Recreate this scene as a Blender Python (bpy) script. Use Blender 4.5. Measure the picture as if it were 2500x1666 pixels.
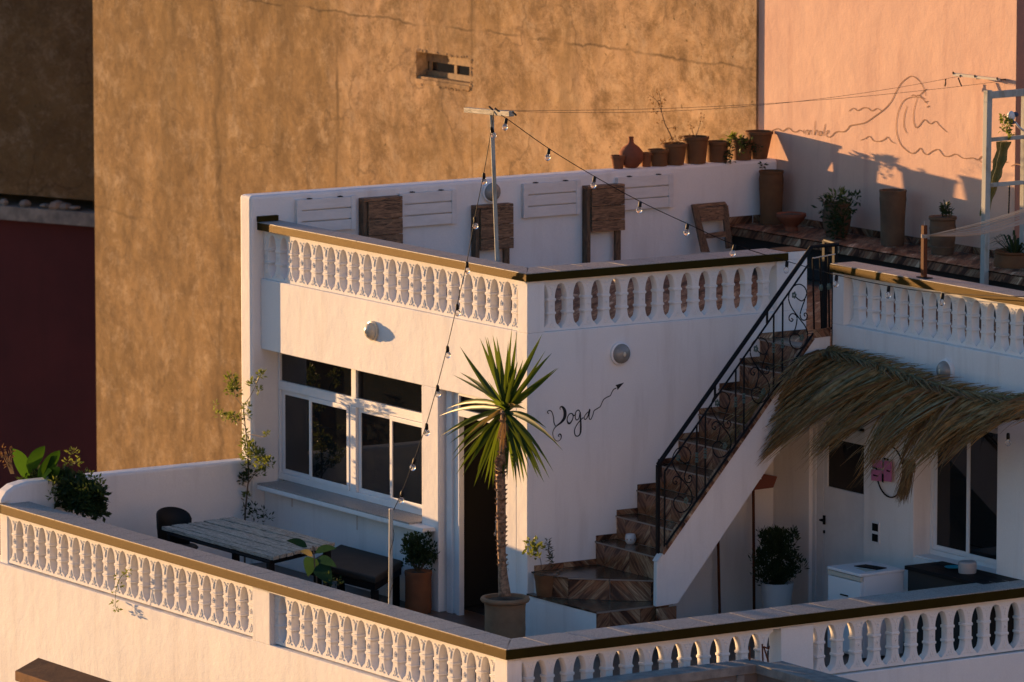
import bpy, math, random
from mathutils import Vector, Matrix
import numpy as np
S=bpy.context.scene
for o in list(bpy.data.objects): bpy.data.objects.remove(o)
R_=math.radians; PI=math.pi
# ------------------------------------------------ camera
YAW=R_(32.97); PITCH=R_(7.82); FPX=14900.0
CAM=Vector((-32.337,-49.573,11.077))
fw=Vector((math.sin(YAW)*math.cos(PITCH),math.cos(YAW)*math.cos(PITCH),-math.sin(PITCH)))
rt=fw.cross(Vector((0,0,1))).normalized(); up=rt.cross(fw)
cd=bpy.data.cameras.new('camera'); cam=bpy.data.objects.new('camera',cd); S.collection.objects.link(cam)
cam.location=CAM; cam.rotation_euler=Matrix((rt,up,-fw)).transposed().to_euler()
cd.sensor_width=36; cd.lens=36*FPX/2500; cd.clip_start=1; cd.clip_end=2000
cd.dof.use_dof=True; cd.dof.focus_distance=59.0; cd.dof.aperture_fstop=3.2
S.camera=cam
# ------------------------------------------------ light
SUND=Vector((1,-3.9,-0.195)).normalized()      # direction the light travels
EL=math.asin(-SUND.z); AZ=math.atan2(-SUND.x,-SUND.y)   # azimuth from +Y towards +X
w=bpy.data.worlds.new('World'); S.world=w; w.use_nodes=True
wn=w.node_tree.nodes; wl=w.node_tree.links
sky=wn.new('ShaderNodeTexSky'); sky.sky_type='NISHITA'; sky.sun_disc=False
sky.sun_elevation=EL; sky.sun_rotation=AZ; sky.air_density=1.0; sky.dust_density=0.6; sky.ozone_density=3.4
bg=wn['Background']; bg.inputs[1].default_value=0.15; wl.new(sky.outputs[0],bg.inputs[0])
sl=bpy.data.lights.new('sun','SUN'); sl.energy=3.55; sl.angle=R_(0.5); sl.color=(1.0,0.575,0.245)
so=bpy.data.objects.new('sun',sl); S.collection.objects.link(so); so.location=(-30,40,20)
so.rotation_euler=SUND.to_track_quat('-Z','Y').to_euler()
S.view_settings.view_transform='Standard'; S.view_settings.look='None'; S.view_settings.gamma=1.0
S.view_settings.use_curve_mapping=False; S.view_settings.exposure=1.76
S.render.engine='CYCLES'
# ------------------------------------------------ measuring helpers (a point on a known real plane)
def ray(px,py): return (fw*FPX+rt*(px-1250)-up*(py-833)).normalized()
def P(ax,v,px,py):
    d=ray(px,py); i='xyz'.index(ax); return CAM+d*((v-CAM[i])/d[i])
RG={'E':(1200,1540,4.706),'R1':(500,400,2.941),'R2':(1200,200,2.941),'R3':(1700,100,2.614),'R4':(1200,600,2.941),'R5':(500,800,2.941),'R6':(0,1066,2.614),'R7':(800,1133,2.941),'R8':(1600,1066,2.6133),'S2':(1700,560,2.614),'S3':(900,80,5.2275),'S4':(1300,850,3.485),'S5':(0,1050,5.2275),'S6':(1900,1050,3.485),'S8':(1700,0,2.941),'A':(1560,1000,3.136),'B':(1900,580,4.9),'C':(1240,1240,4.612),'D':(2200,1040,3.733),'H':(2180,460,5.228),'G':(1780,520,5.602),'Y':(1080,800,3.5625),'T':(360,1200,3.268),'K':(500,900,3.92),'Q':(2360,160,3.921)}
def Z(r,x,y): a=RG[r]; return (a[0]+x/a[2],a[1]+y/a[2])
def ON(ax,v,r,*pts): return [P(ax,v,*Z(r,*p)) for p in pts]
def OL(r,pts,p0=(.65,-1.3),p1=(2.7,-1.0)):
    n=Vector((p1[1]-p0[1],-(p1[0]-p0[0]),0)); o=[]
    for p in pts:
        d=ray(*Z(r,*p)); o.append(CAM+d*((Vector((*p0,0))-CAM).dot(n)/d.dot(n)))
    return o
# ------------------------------------------------ materials
def nm(name):
    m=bpy.data.materials.new(name); m.use_nodes=True; n=m.node_tree.nodes; l=m.node_tree.links
    return m,n,l,n['Principled BSDF']
def mixc(n,l,fac,a,b,bt='MIX'):
    x=n.new('ShaderNodeMix'); x.data_type='RGBA'; x.blend_type=bt
    for s,v in ((0,fac),(6,a),(7,b)):
        if hasattr(v,'is_linked') or hasattr(v,'links'): l.new(v,x.inputs[s])
        else: x.inputs[s].default_value=v if s==0 else (*v,1)
    return x.outputs[2]
def noise(n,l,sc,det=4,vec=None,stretch=None,rough=.6,dist=0):
    t=n.new('ShaderNodeTexNoise'); t.inputs['Scale'].default_value=sc; t.inputs['Detail'].default_value=det
    t.inputs['Roughness'].default_value=rough; t.inputs['Distortion'].default_value=dist
    if stretch:
        mp=n.new('ShaderNodeMapping'); mp.inputs['Scale'].default_value=stretch; l.new(vec,mp.inputs[0]); vec=mp.outputs[0]
    if vec is not None: l.new(vec,t.inputs['Vector'])
    return t.outputs['Fac']
def ramp(n,l,f,a,b):
    r=n.new('ShaderNodeMapRange'); r.inputs[1].default_value=a; r.inputs[2].default_value=b; l.new(f,r.inputs[0]); return r.outputs[0]
def wpos(n): return n.new('ShaderNodeNewGeometry').outputs['Position']
def bump(n,l,b,h,dist,st=1.0,prev=None):
    x=n.new('ShaderNodeBump'); x.inputs['Strength'].default_value=st; x.inputs['Distance'].default_value=dist
    l.new(h,x.inputs['Height']); 
    if prev is not None: l.new(prev,x.inputs['Normal'])
    l.new(x.outputs[0],b.inputs['Normal']); return x.outputs[0]
def flat(name,c,rough=.6,metal=0,c2=None,sc=20,bd=0,spec=.5,bs=60,stretch=None,lo=.35,hi=.65):
    m,n,l,b=nm(name); b.inputs['Base Color'].default_value=(*c,1); b.inputs['Roughness'].default_value=rough
    b.inputs['Metallic'].default_value=metal; b.inputs['Specular IOR Level'].default_value=spec
    if c2 or bd: p=wpos(n)
    if c2:
        f=ramp(n,l,noise(n,l,sc,5,p,stretch),lo,hi); l.new(mixc(n,l,f,c,c2),b.inputs['Base Color'])
    if bd: bump(n,l,b,noise(n,l,bs,3,p),bd)
    return m
def plaster(name,c,c2,c3,rough=.85,fine=.0025,coarse=.006,streak=.35,spec=.3):
    m,n,l,b=nm(name); p=wpos(n)
    a=mixc(n,l,ramp(n,l,noise(n,l,.9,4,p),.35,.7),c,c2)
    s=noise(n,l,5,4,p,(1,1,.12)); s=ramp(n,l,s,.52,.78)
    mu=n.new('ShaderNodeMath'); mu.operation='MULTIPLY'; mu.inputs[1].default_value=streak; l.new(s,mu.inputs[0])
    a=mixc(n,l,mu.outputs[0],a,c3)
    g=ramp(n,l,noise(n,l,70,2,p),.3,.7)
    mu2=n.new('ShaderNodeMath'); mu2.operation='MULTIPLY'; mu2.inputs[1].default_value=.16; l.new(g,mu2.inputs[0])
    a=mixc(n,l,mu2.outputs[0],a,c3)
    l.new(a,b.inputs['Base Color']); b.inputs['Roughness'].default_value=rough; b.inputs['Specular IOR Level'].default_value=spec
    q=bump(n,l,b,noise(n,l,45,4,p),fine,.8); bump(n,l,b,noise(n,l,2.2,3,p),coarse,.9,q)
    return m
M={}
M['white']=plaster('white_plaster',(.80,.78,.75),(.74,.72,.70),(.54,.50,.465),coarse=.012,streak=.5)
M['whitebal']=plaster('white_cast_stone',(.76,.74,.71),(.72,.70,.67),(.60,.56,.52),fine=.0015,coarse=.0)
M['townwhite']=flat('warm_cream_render',(.45,.42,.40),.9)
M['townpink']=flat('town_pink_render',(.40,.34,.31),.9)
M['townochre']=flat('town_ochre_render',(.34,.30,.26),.9)
M['oldwood']=flat('old_window_wood',(.27,.155,.07),.8,c2=(.14,.08,.04),sc=12)
M['stain']=plaster('rain_stain',(.60,.52,.46),(.62,.55,.5),(.5,.42,.36))
M['pink']=plaster('pink_plaster',(.71,.455,.33),(.61,.37,.28),(.50,.28,.215),streak=.8,coarse=.012)
M['pinkshade']=plaster('shaded_pink_plaster',(.36,.17,.12),(.30,.14,.10),(.24,.11,.08))  # same pink wall on its shaded side, shade put into the colour
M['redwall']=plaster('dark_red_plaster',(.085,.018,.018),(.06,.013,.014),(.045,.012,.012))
YSEAM=P('x',6.58,815,200).y
def ochre(name,k=1.0):
    m,n,l,b=nm(name); p=wpos(n)
    C=lambda r,g,bb:(r*k,g*k,bb*k)
    sx=n.new('ShaderNodeSeparateXYZ'); l.new(p,sx.inputs[0])
    
    sn=n.new('ShaderNodeMath'); sn.operation='MULTIPLY_ADD'; sn.inputs[1].default_value=1.1; l.new(noise(n,l,.8,5,p),sn.inputs[0]); l.new(sx.outputs['Y'],sn.inputs[2])
    side=ramp(n,l,sn.outputs[0],YSEAM+.75,YSEAM+.35)      # the older, darker render towards the far corner
    a=mixc(n,l,side,C(.235,.148,.066),C(.40,.265,.155))
    a=mixc(n,l,ramp(n,l,noise(n,l,.7,6,p,(1,.6,1),.7),.42,.62),a,C(.29,.185,.09))
    f=n.new('ShaderNodeMath'); f.operation='MULTIPLY'; f.inputs[1].default_value=1.0; l.new(ramp(n,l,noise(n,l,2.2,12,p,(1,.6,.8),.86,.3),.44,.60),f.inputs[0])
    a=mixc(n,l,f.outputs[0],a,C(.17,.105,.05))
    f=n.new('ShaderNodeMath'); f.operation='MULTIPLY'; f.inputs[1].default_value=.8; l.new(ramp(n,l,noise(n,l,3.6,12,p,(1,.6,.8),.86,.3),.50,.68),f.inputs[0])
    a=mixc(n,l,f.outputs[0],a,C(.45,.335,.215))
    st=ramp(n,l,noise(n,l,1.6,6,p,(1,.7,.12),.68),.53,.70); mu=n.new('ShaderNodeMath'); mu.operation='MULTIPLY'; mu.inputs[1].default_value=.6; l.new(st,mu.inputs[0])
    a=mixc(n,l,mu.outputs[0],a,C(.15,.10,.05))
    v=n.new('ShaderNodeTexVoronoi'); v.feature='DISTANCE_TO_EDGE'; v.inputs['Scale'].default_value=.42
    nn=n.new('ShaderNodeTexNoise'); nn.inputs['Scale'].default_value=2.2; nn.inputs['Detail'].default_value=6; l.new(p,nn.inputs[0])
    ad=n.new('ShaderNodeVectorMath'); ad.operation='MULTIPLY_ADD'; ad.inputs[1].default_value=(.7,.7,.7); l.new(nn.outputs['Color'],ad.inputs[0]); l.new(p,ad.inputs[2])
    l.new(ad.outputs[0],v.inputs['Vector'])
    cr=n.new('ShaderNodeMapRange'); cr.inputs[1].default_value=.0; cr.inputs[2].default_value=.010; cr.inputs[3].default_value=.5; cr.inputs[4].default_value=0; l.new(v.outputs['Distance'],cr.inputs[0])
    mk=n.new('ShaderNodeMath'); mk.operation='MULTIPLY'; l.new(cr.outputs[0],mk.inputs[0]); l.new(ramp(n,l,noise(n,l,.9,2,p),.50,.58),mk.inputs[1])
    a=mixc(n,l,mk.outputs[0],a,C(.08,.05,.03))
    a=mixc(n,l,ramp(n,l,noise(n,l,11,5,p),.66,.72),a,C(.12,.08,.04))
    def line(src,c,w,amp,sc,st,msk):
        nonlocal a
        q=n.new('ShaderNodeMath'); q.operation='MULTIPLY_ADD'; q.inputs[1].default_value=amp; l.new(noise(n,l,sc,6,p),q.inputs[0]); l.new(src,q.inputs[2])
        d=n.new('ShaderNodeMath'); d.operation='SUBTRACT'; l.new(q.outputs[0],d.inputs[0]); d.inputs[1].default_value=c+amp*.5
        e=n.new('ShaderNodeMath'); e.operation='ABSOLUTE'; l.new(d.outputs[0],e.inputs[0])
        g=n.new('ShaderNodeMapRange'); g.inputs[1].default_value=0; g.inputs[2].default_value=w; g.inputs[3].default_value=st; g.inputs[4].default_value=0; l.new(e.outputs[0],g.inputs[0])
        h=n.new('ShaderNodeMath'); h.operation='MULTIPLY'; l.new(g.outputs[0],h.inputs[0]); l.new(ramp(n,l,noise(n,l,msk,3,p),.42,.55),h.inputs[1])
        a=mixc(n,l,h.outputs[0],a,C(.07,.045,.025))
    if k==1.0:
        line(sx.outputs['Y'],YSEAM,.05,.18,1.5,.75,.7); line(sx.outputs['Y'],YSEAM-3.1,.03,.10,2.0,.5,.5)
        line(sx.outputs['Z'],P('x',6.62,1300,95).z,.022,.22,1.4,.8,.6); line(sx.outputs['Z'],P('x',6.62,500,560).z,.03,.3,1.2,.5,.6)
        line(sx.outputs['Y'],YSEAM+2.9,.09,.5,1.1,.5,.8)
    l.new(a,b.inputs['Base Color']); b.inputs['Roughness'].default_value=.95; b.inputs['Specular IOR Level'].default_value=.1
    q=bump(n,l,b,noise(n,l,13,8,p,(1,.6,1),.75,.2),.008,1.0); bump(n,l,b,noise(n,l,.9,3,p),.06,1.0,q)
    return m
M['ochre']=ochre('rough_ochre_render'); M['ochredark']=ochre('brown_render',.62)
M['cope']=flat('dark_green_gloss_paint',(.005,.008,.003),.5,c2=(.009,.012,.004),sc=6,bd=.0012,spec=.26,bs=120)
def gilt(m,col,fac,rough):
    n=m.node_tree.nodes; l=m.node_tree.links; b=n['Principled BSDF']; b.inputs['Specular IOR Level'].default_value=.04
    g=n.new('ShaderNodeBsdfGlossy'); g.inputs['Color'].default_value=(*col,1); g.inputs['Roughness'].default_value=rough
    x=n.new('ShaderNodeMixShader'); x.inputs[0].default_value=fac; l.new(b.outputs[0],x.inputs[1]); l.new(g.outputs[0],x.inputs[2]); l.new(x.outputs[0],n['Material Output'].inputs[0])
    for k in l: 
        if k.to_socket==b.inputs['Normal']: l.new(k.from_socket,g.inputs['Normal']); break
gilt(M['cope'],(.55,.30,.0),.044,.46)
M['stone']=flat('speckled_coping_stone',(.40,.37,.34),.48,c2=(.21,.195,.18),sc=85,spec=.45,bd=.0006,bs=200,lo=.42,hi=.58)
M['grout']=flat('grout',(.12,.10,.085),.9)
M['nosing_highlight']=flat('tile_edge_highlight',(.26,.22,.19),.25)  # pale strip stands in for light catching the tread edges
M['alu']=flat('white_aluminium',(.72,.73,.74),.35,spec=.5,c2=(.66,.67,.68),sc=5)
def glassm(name,c):
    m,n,l,b=nm(name); b.inputs['Base Color'].default_value=(*c,1); b.inputs['Roughness'].default_value=.015; b.inputs['IOR'].default_value=1.45; b.inputs['Specular IOR Level'].default_value=.45
    p=wpos(n); bump(n,l,b,noise(n,l,1.3,2,p),.002,.35)
    return m
M['glass']=glassm('dark_window_glass',(.006,.008,.010))
M['dark']=flat('dark_shade_and_wood',(.02,.018,.016),.9)  # near-black shade for doorway and ledge underside, also the dark counter
M['room']=flat('unlit_room_plaster',(.03,.027,.024),.9)  # darkness of the unlit rooms put into the wall colour
def veined(name,k=1.0):
    # banded brown marble-look tile, bands run diagonally over the tile UV
    m,n,l,b=nm(name); uv=n.new('ShaderNodeUVMap').outputs[0]
    mp=n.new('ShaderNodeMapping'); mp.inputs['Rotation'].default_value=(0,0,R_(45)); mp.inputs['Scale'].default_value=(1,1,1); l.new(uv,mp.inputs[0])
    st=n.new('ShaderNodeMapping'); st.inputs['Scale'].default_value=(1.0,.07,1); l.new(mp.outputs[0],st.inputs[0])
    f=noise(n,l,7.5,5,st.outputs[0],rough=.62,dist=.3)
    cr=n.new('ShaderNodeValToRGB'); e=cr.color_ramp.elements
    e[0].position=.40; e[0].color=(.018*k,.007*k,.004*k,1); e[1].position=.64; e[1].color=(.34*k,.24*k,.15*k,1)
    for pos,c in ((.45,(.05,.020,.010)),(.49,(.15,.07,.035)),(.52,(.05,.022,.012)),(.56,(.20,.13,.075)),(.60,(.10,.045,.024))):
        x=e.new(pos); x.color=(c[0]*k,c[1]*k,c[2]*k,1)
    l.new(f,cr.inputs[0])
    g=noise(n,l,60,3,wpos(n)); a=mixc(n,l,ramp(n,l,g,.35,.75),cr.outputs[0],(.08*k,.045*k,.03*k))
    l.new(mixc(n,l,.75,a,cr.outputs[0]),b.inputs['Base Color']); b.inputs['Roughness'].default_value=.22; b.inputs['Specular IOR Level'].default_value=.5
    return m
M['tile']=veined('brown_veined_tile',2.0); M['treadtile']=veined('brown_veined_tread_tile',.75); M['pinktile']=veined('pink_brown_floor_tile',1.9); M['pinktile'].node_tree.nodes['Principled BSDF'].inputs['Roughness'].default_value=.5; M['pinktile'].node_tree.nodes['Principled BSDF'].inputs['Specular IOR Level'].default_value=.2
M['wood']=None
def woodm(name,c1,c2,rough=.7,stretch=(9,9,1.0),sc=5,bd=.002):
    m,n,l,b=nm(name); tc=n.new('ShaderNodeTexCoord').outputs['Object']
    f=noise(n,l,sc,6,tc,stretch,.65,1.6); a=mixc(n,l,ramp(n,l,f,.36,.64),c1,c2)
    l.new(a,b.inputs['Base Color']); b.inputs['Roughness'].default_value=rough; bump(n,l,b,f,bd); return m
M['wood']=woodm('worn_brown_wood',(.022,.010,.005),(.34,.19,.10),stretch=(1.3,10,10))
M['woodv']=woodm('worn_brown_wood_upright',(.05,.026,.014),(.18,.105,.055),stretch=(9,9,1.2))
M['greywood']=woodm('weathered_grey_wood',(.08,.075,.06),(.50,.46,.38),stretch=(22,1.6,22),sc=3.5,bd=.004)
M['rustwood']=flat('rust_brown_wood',(.10,.032,.013),.7,spec=.12)
M['paintwood']=flat('chipped_grey_white_paint',(.36,.37,.34),.7,spec=.2,c2=(.20,.19,.15),sc=9,stretch=(1,1,.3),lo=.48,hi=.7)
M['whitewood']=flat('white_painted_board',(.70,.68,.66),.6,c2=(.62,.60,.58),sc=6,stretch=(1,1,4))
M['black']=flat('black_iron',(.008,.008,.009),.6,spec=.10)
M['patina']=flat('green_patina_iron',(.06,.10,.085),.6)
M['blackplastic']=flat('black_plastic',(.006,.006,.006),.6,spec=.25)
M['cushion']=flat('dark_grey_cushion',(.022,.018,.015),.7,c2=(.032,.027,.022),sc=4,spec=.25)
def terra(name,c,c2): return flat(name,c,.85,c2=c2,sc=5,bd=.003,bs=18,spec=.1,lo=.3,hi=.7)
M['terra']=terra('orange_terracotta',(.26,.10,.045),(.17,.07,.035)); M['terrabrown']=terra('brown_terracotta',(.20,.095,.042),(.12,.058,.03))
M['terragrey']=terra('grey_brown_clay',(.17,.105,.062),(.105,.065,.042)); M['terrared']=terra('red_clay',(.25,.085,.045),(.17,.06,.035))
M['yuccapot']=terra('warm_brown_clay',(.31,.19,.11),(.21,.125,.072))
M['soil']=flat('soil',(.025,.018,.012),.95,c2=(.06,.045,.03),sc=60)
M['potwhite']=flat('white_ceramic',(.55,.55,.55),.4)
M['thatchdark']=flat('dry_brush',(.16,.09,.04),.8)
M['whiteapp']=flat('white_enamel',(.66,.68,.70),.3)
def leafm(name,c,c2,tr,sc=8,rough=.4):
    m,n,l,b=nm(name); p=wpos(n); a=mixc(n,l,ramp(n,l,noise(n,l,sc,3,p),.35,.65),c,c2)
    l.new(a,b.inputs['Base Color']); b.inputs['Roughness'].default_value=rough; b.inputs['Specular IOR Level'].default_value=.14
    t=n.new('ShaderNodeBsdfTranslucent'); t.inputs[0].default_value=(*tr,1); mx=n.new('ShaderNodeMixShader'); mx.inputs[0].default_value=.35
    l.new(b.outputs[0],mx.inputs[1]); l.new(t.outputs[0],mx.inputs[2]); l.new(mx.outputs[0],n['Material Output'].inputs[0]); return m
M['yucca']=leafm('yucca_leaf',(.016,.040,.012),(.032,.066,.015),(.15,.21,.015))
M['yellowleaf']=leafm('yellowing_leaf',(.32,.24,.07),(.40,.29,.10),(.4,.28,.08))
M['drybrown']=leafm('dried_yucca_leaf',(.20,.12,.05),(.30,.19,.09),(.2,.12,.04))
M['leaf']=leafm('green_leaf',(.045,.085,.025),(.09,.12,.03),(.22,.26,.04),20)
M['darkleaf']=leafm('dark_leaf',(.018,.035,.015),(.03,.05,.02),(.05,.08,.02),20)
M['bigleaf']=leafm('broad_leaf',(.012,.038,.010),(.022,.058,.013),(.07,.17,.012),6,.5)
M['rubber']=leafm('rubber_plant_leaf',(.012,.035,.022),(.02,.05,.028),(.03,.07,.02),10,.75)
for k_ in ('bigleaf','rubber'): M[k_].node_tree.nodes['Principled BSDF'].inputs['Specular IOR Level'].default_value=0
M['dryleaf']=leafm('dry_red_leaf',(.13,.07,.03),(.20,.11,.045),(.2,.11,.04),20)
M['cactus']=flat('cactus_skin',(.09,.10,.02),.7,c2=(.20,.15,.04),sc=26,bd=.008,bs=50)
M['stem']=flat('brown_stem',(.10,.065,.04),.8)
M['trunk']=flat('yucca_bark',(.34,.20,.115),.9,c2=(.14,.08,.045),sc=30,bd=.006,bs=40,lo=.4,hi=.6)
M['thatch']=leafm('dry_palm_frond',(.14,.125,.065),(.235,.20,.11),(.16,.13,.06),7,.7)
M['thatch2']=leafm('grey_green_palm_frond',(.15,.13,.07),(.34,.29,.165),(.2,.17,.07),12,.7); M['thatch3']=leafm('brown_palm_frond',(.22,.13,.05),(.42,.26,.11),(.26,.14,.05),12,.7)
M['thatch']=leafm('dry_palm_frond',(.15,.11,.05),(.46,.35,.18),(.25,.18,.07),14,.8)
M['rope']=flat('pale_rope',(.42,.36,.30),.9)
M['concrete']=flat('weathered_grey_concrete',(.26,.235,.205),.9,c2=(.14,.13,.12),sc=7,bd=.006,bs=25)
M['greywall']=plaster('dull_grey_brown_wall',(.17,.145,.13),(.13,.11,.10),(.08,.07,.065))
M['ink']=flat('black_wall_paint',(.010,.011,.012),.6); M['mural']=flat('brown_wall_paint',(.24,.10,.05),.8)
M['steel']=flat('galvanised_pole',(.42,.42,.42),.45,metal=.3)
M['ground']=flat('dusty_ground',(.16,.12,.085),.95,c2=(.10,.075,.055),sc=.3)
M['floor']=flat('terrace_floor',(.14,.085,.06),.4,c2=(.09,.05,.035),sc=5)
def clear(name,c,rough=.03):
    m,n,l,b=nm(name); b.inputs['Base Color'].default_value=(*c,1); b.inputs['Transmission Weight'].default_value=.92; b.inputs['Roughness'].default_value=rough; b.inputs['IOR'].default_value=1.45; return m
M['bulb']=clear('clear_bulb_glass',(1,.98,.95)); M['frost']=flat('ribbed_lamp_glass',(.30,.28,.25),.22,c2=(.20,.19,.17),sc=10)
M['lampcream']=flat('cream_glass_globe',(.62,.55,.42),.25,c2=(.5,.42,.3),sc=14)
M['pinkplastic']=flat('pink_fabric',(.50,.15,.30),.7); M['blue']=flat('turquoise_plastic',(.02,.30,.38),.3)
M['plasticclear']=flat('cloudy_plastic',(.30,.31,.32),.3); M['orangehead']=flat('orange_broom_head',(.17,.03,.008),.6)
M['paper']=flat('paper',(.5,.46,.38),.8)
# ------------------------------------------------ mesh builder
class B:
    def __init__(s): s.v=[]; s.f=[]; s.uv=[]; s.mi=[]
    def add(s,vs,fs,uvs=None,mi=0):
        k=len(s.v); s.v+=[tuple(v) for v in vs]
        for i,f in enumerate(fs):
            s.f.append(tuple(k+j for j in f)); s.uv.append(uvs[i] if uvs else [(0,0)]*len(f)); s.mi.append(mi)
        return s
    def box(s,x0,x1,y0,y1,z0,z1,mi=0):
        x0,x1=sorted((x0,x1)); y0,y1=sorted((y0,y1)); z0,z1=sorted((z0,z1))
        v=[(x0,y0,z0),(x1,y0,z0),(x1,y1,z0),(x0,y1,z0),(x0,y0,z1),(x1,y0,z1),(x1,y1,z1),(x0,y1,z1)]
        return s.add(v,[(0,3,2,1),(4,5,6,7),(0,1,5,4),(1,2,6,5),(2,3,7,6),(3,0,4,7)],mi=mi)
    def prism(s,poly,d,mi=0):   # poly: list of Vectors, extruded by vector d
        n=len(poly); d=Vector(d); a=[Vector(p) for p in poly]; 
        return s.add(a+[p+d for p in a],[tuple(range(n))[::-1],tuple(range(n,2*n))]+[(i,(i+1)%n,n+(i+1)%n,n+i) for i in range(n)],mi=mi)
    def flatpoly(s,poly,z0,z1): return s.prism([(x,y,z0) for x,y in poly],(0,0,z1-z0))
    def tube(s,pts,r,n=6,mi=0,cap=True):
        pts=[Vector(p) for p in pts]; m=len(pts); vs=[]
        rs=r if hasattr(r,'__len__') else [r]*m
        for i,p in enumerate(pts):
            t=(pts[min(i+1,m-1)]-pts[max(i-1,0)]).normalized()
            a=t.cross(Vector((0,0,1))); 
            if a.length<1e-3: a=t.cross(Vector((1,0,0)))
            a.normalize(); b=t.cross(a)
            vs+=[p+(a*math.cos(2*PI*k/n)+b*math.sin(2*PI*k/n))*rs[i] for k in range(n)]
        fs=[(i*n+k,i*n+(k+1)%n,(i+1)*n+(k+1)%n,(i+1)*n+k) for i in range(m-1) for k in range(n)]
        if cap: fs+=[tuple(range(n))[::-1],tuple(range((m-1)*n,m*n))]
        return s.add(vs,fs,mi=mi)
    def lathe(s,prof,c=(0,0,0),n=28,axis='z',mi=0):
        c=Vector(c); vs=[]
        for r,h in prof:
            for k in range(n):
                a=2*PI*k/n; u,v=r*math.cos(a),r*math.sin(a)
                vs.append(c+(Vector((u,v,h)) if axis=='z' else Vector((h,u,v)) if axis=='x' else Vector((u,h,v))))
        m=len(prof)
        fs=[(i*n+k,i*n+(k+1)%n,(i+1)*n+(k+1)%n,(i+1)*n+k) for i in range(m-1) for k in range(n)]
        return s.add(vs,fs,mi=mi)
    def blob(s,c,rx,ry,rz,n=6,m=4,mi=0):
        c=Vector(c); vs=[c+Vector((0,0,-rz))]
        for i in range(1,m):
            t=-PI/2+PI*i/m
            vs+=[c+Vector((rx*math.cos(t)*math.cos(2*PI*k/n),ry*math.cos(t)*math.sin(2*PI*k/n),rz*math.sin(t))) for k in range(n)]
        vs.append(c+Vector((0,0,rz))); e=len(vs)-1
        fs=[(0,1+(k+1)%n,1+k) for k in range(n)]+[(1+(i)*n+k,1+i*n+(k+1)%n,1+(i+1)*n+(k+1)%n,1+(i+1)*n+k) for i in range(m-2) for k in range(n)]+[(e,1+(m-2)*n+k,1+(m-2)*n+(k+1)%n) for k in range(n)]
        return s.add(vs,fs,mi=mi)
    def mesh(s,name,mats,smooth=False,auto=None):
        me=bpy.data.meshes.new(name); me.from_pydata(s.v,[],s.f); 
        for m in (mats if isinstance(mats,(list,tuple)) else [mats]): me.materials.append(M[m] if isinstance(m,str) else m)
        u=me.uv_layers.new(name='UVMap'); flatuv=[c for f in s.uv for q in f for c in q]; u.data.foreach_set('uv',flatuv)
        me.polygons.foreach_set('material_index',s.mi)
        if smooth: me.polygons.foreach_set('use_smooth',[True]*len(s.f))
        me.update(); 
        if auto: me.set_sharp_from_angle(angle=R_(auto))
        return me
def link(name,me,parent=None,loc=(0,0,0),rot=(0,0,0)):
    o=bpy.data.objects.new(name,me); S.collection.objects.link(o); loc=Vector(loc)
    if parent is not None: o.parent=parent; loc=loc-(wl_[parent.name])
    o.location=loc; o.rotation_euler=rot; wl_[o.name]=Vector(loc)+(wl_[parent.name] if parent is not None else Vector())
    return o
wl_={}
def part(name,b,mat,parent,smooth=False,auto=None,bevel=0,label=None,kind=None):
    o=link(name,b.mesh(name,mat,smooth or bool(auto),auto),parent)
    # geometry was given in world space
    if bevel: add_bevel(o,bevel)
    if label: o['label']=label
    if kind: o['kind']=kind
    return o
def add_bevel(o,wd,seg=2):
    mm=o.modifiers.new('bevel','BEVEL'); mm.width=wd; mm.segments=seg; mm.limit_method='ANGLE'; mm.angle_limit=R_(40)
def thing(name,label,cat,loc=(0,0,0),group=None):
    o=bpy.data.objects.new(name,None); S.collection.objects.link(o); o.location=loc; o.empty_display_size=.2
    o['label']=label; o['category']=cat
    if group: o['group']=group
    wl_[o.name]=Vector(loc); return o
def tag(o,label,cat,group=None):
    o['label']=label; o['category']=cat
    if group: o['group']=group
    return o
def struct(name,b,mat):
    o=link(name,b.mesh(name,mat)); o['kind']='structure'; return o
def catmull(pts,k=6,closed=False):
    pts=[Vector(p) for p in pts]; o=[]; n=len(pts)
    for i in range(n-1):
        p0,p1,p2,p3=pts[max(i-1,0)],pts[i],pts[i+1],pts[min(i+2,n-1)]
        for j in range(k):
            t=j/k; o.append(.5*((2*p1)+(-p0+p2)*t+(2*p0-5*p1+4*p2-p3)*t*t+(-p0+3*p1-3*p2+p3)*t**3))
    o.append(pts[-1]); return o
rnd=random.Random(7)
# ================================================= SETTING
struct('ground',B().add([(-900,-900,-7),(900,-900,-7),(900,900,-7),(-900,900,-7)],[(0,1,2,3)]),'ground')
L=5.125
# ---- neighbouring tall buildings
ob=thing('ochre_building','tall building with a rough ochre rendered side wall and one small window','building',(8,12,-7))
YO0=P('x',6.62,1846,200).y; XO=6.62
wo=[P('x',XO,*Z('S3',*p)) for p in ((605,245),(1290,330),(1300,690),(610,580))]
wy1=(wo[0].y+wo[3].y)/2; wy0=(wo[1].y+wo[2].y)/2; wz1=(wo[0].z+wo[1].z)/2; wz0=(wo[2].z+wo[3].z)/2
YF=P('x',XO,231,500).y
b=B(); ZB=11
def wallgrid(b,ys,zs,hole,x0,x1):
    pass
b.box(XO,XO+.4,YO0,wy0,-7,ZB); b.box(XO,XO+.4,wy1,YF,-7,ZB); b.box(XO,XO+.4,wy0,wy1,-7,wz0); b.box(XO,XO+.4,wy0,wy1,wz1,ZB)
b.box(XO+.4,XO+.55,YO0,YF,-7,ZB); b.box(XO+.552,13.9,YO0+.6,YF-.02,-7,ZB-.1)
part('wall',b,'ochre',ob)
fr=B(); X1=XO+.13
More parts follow.
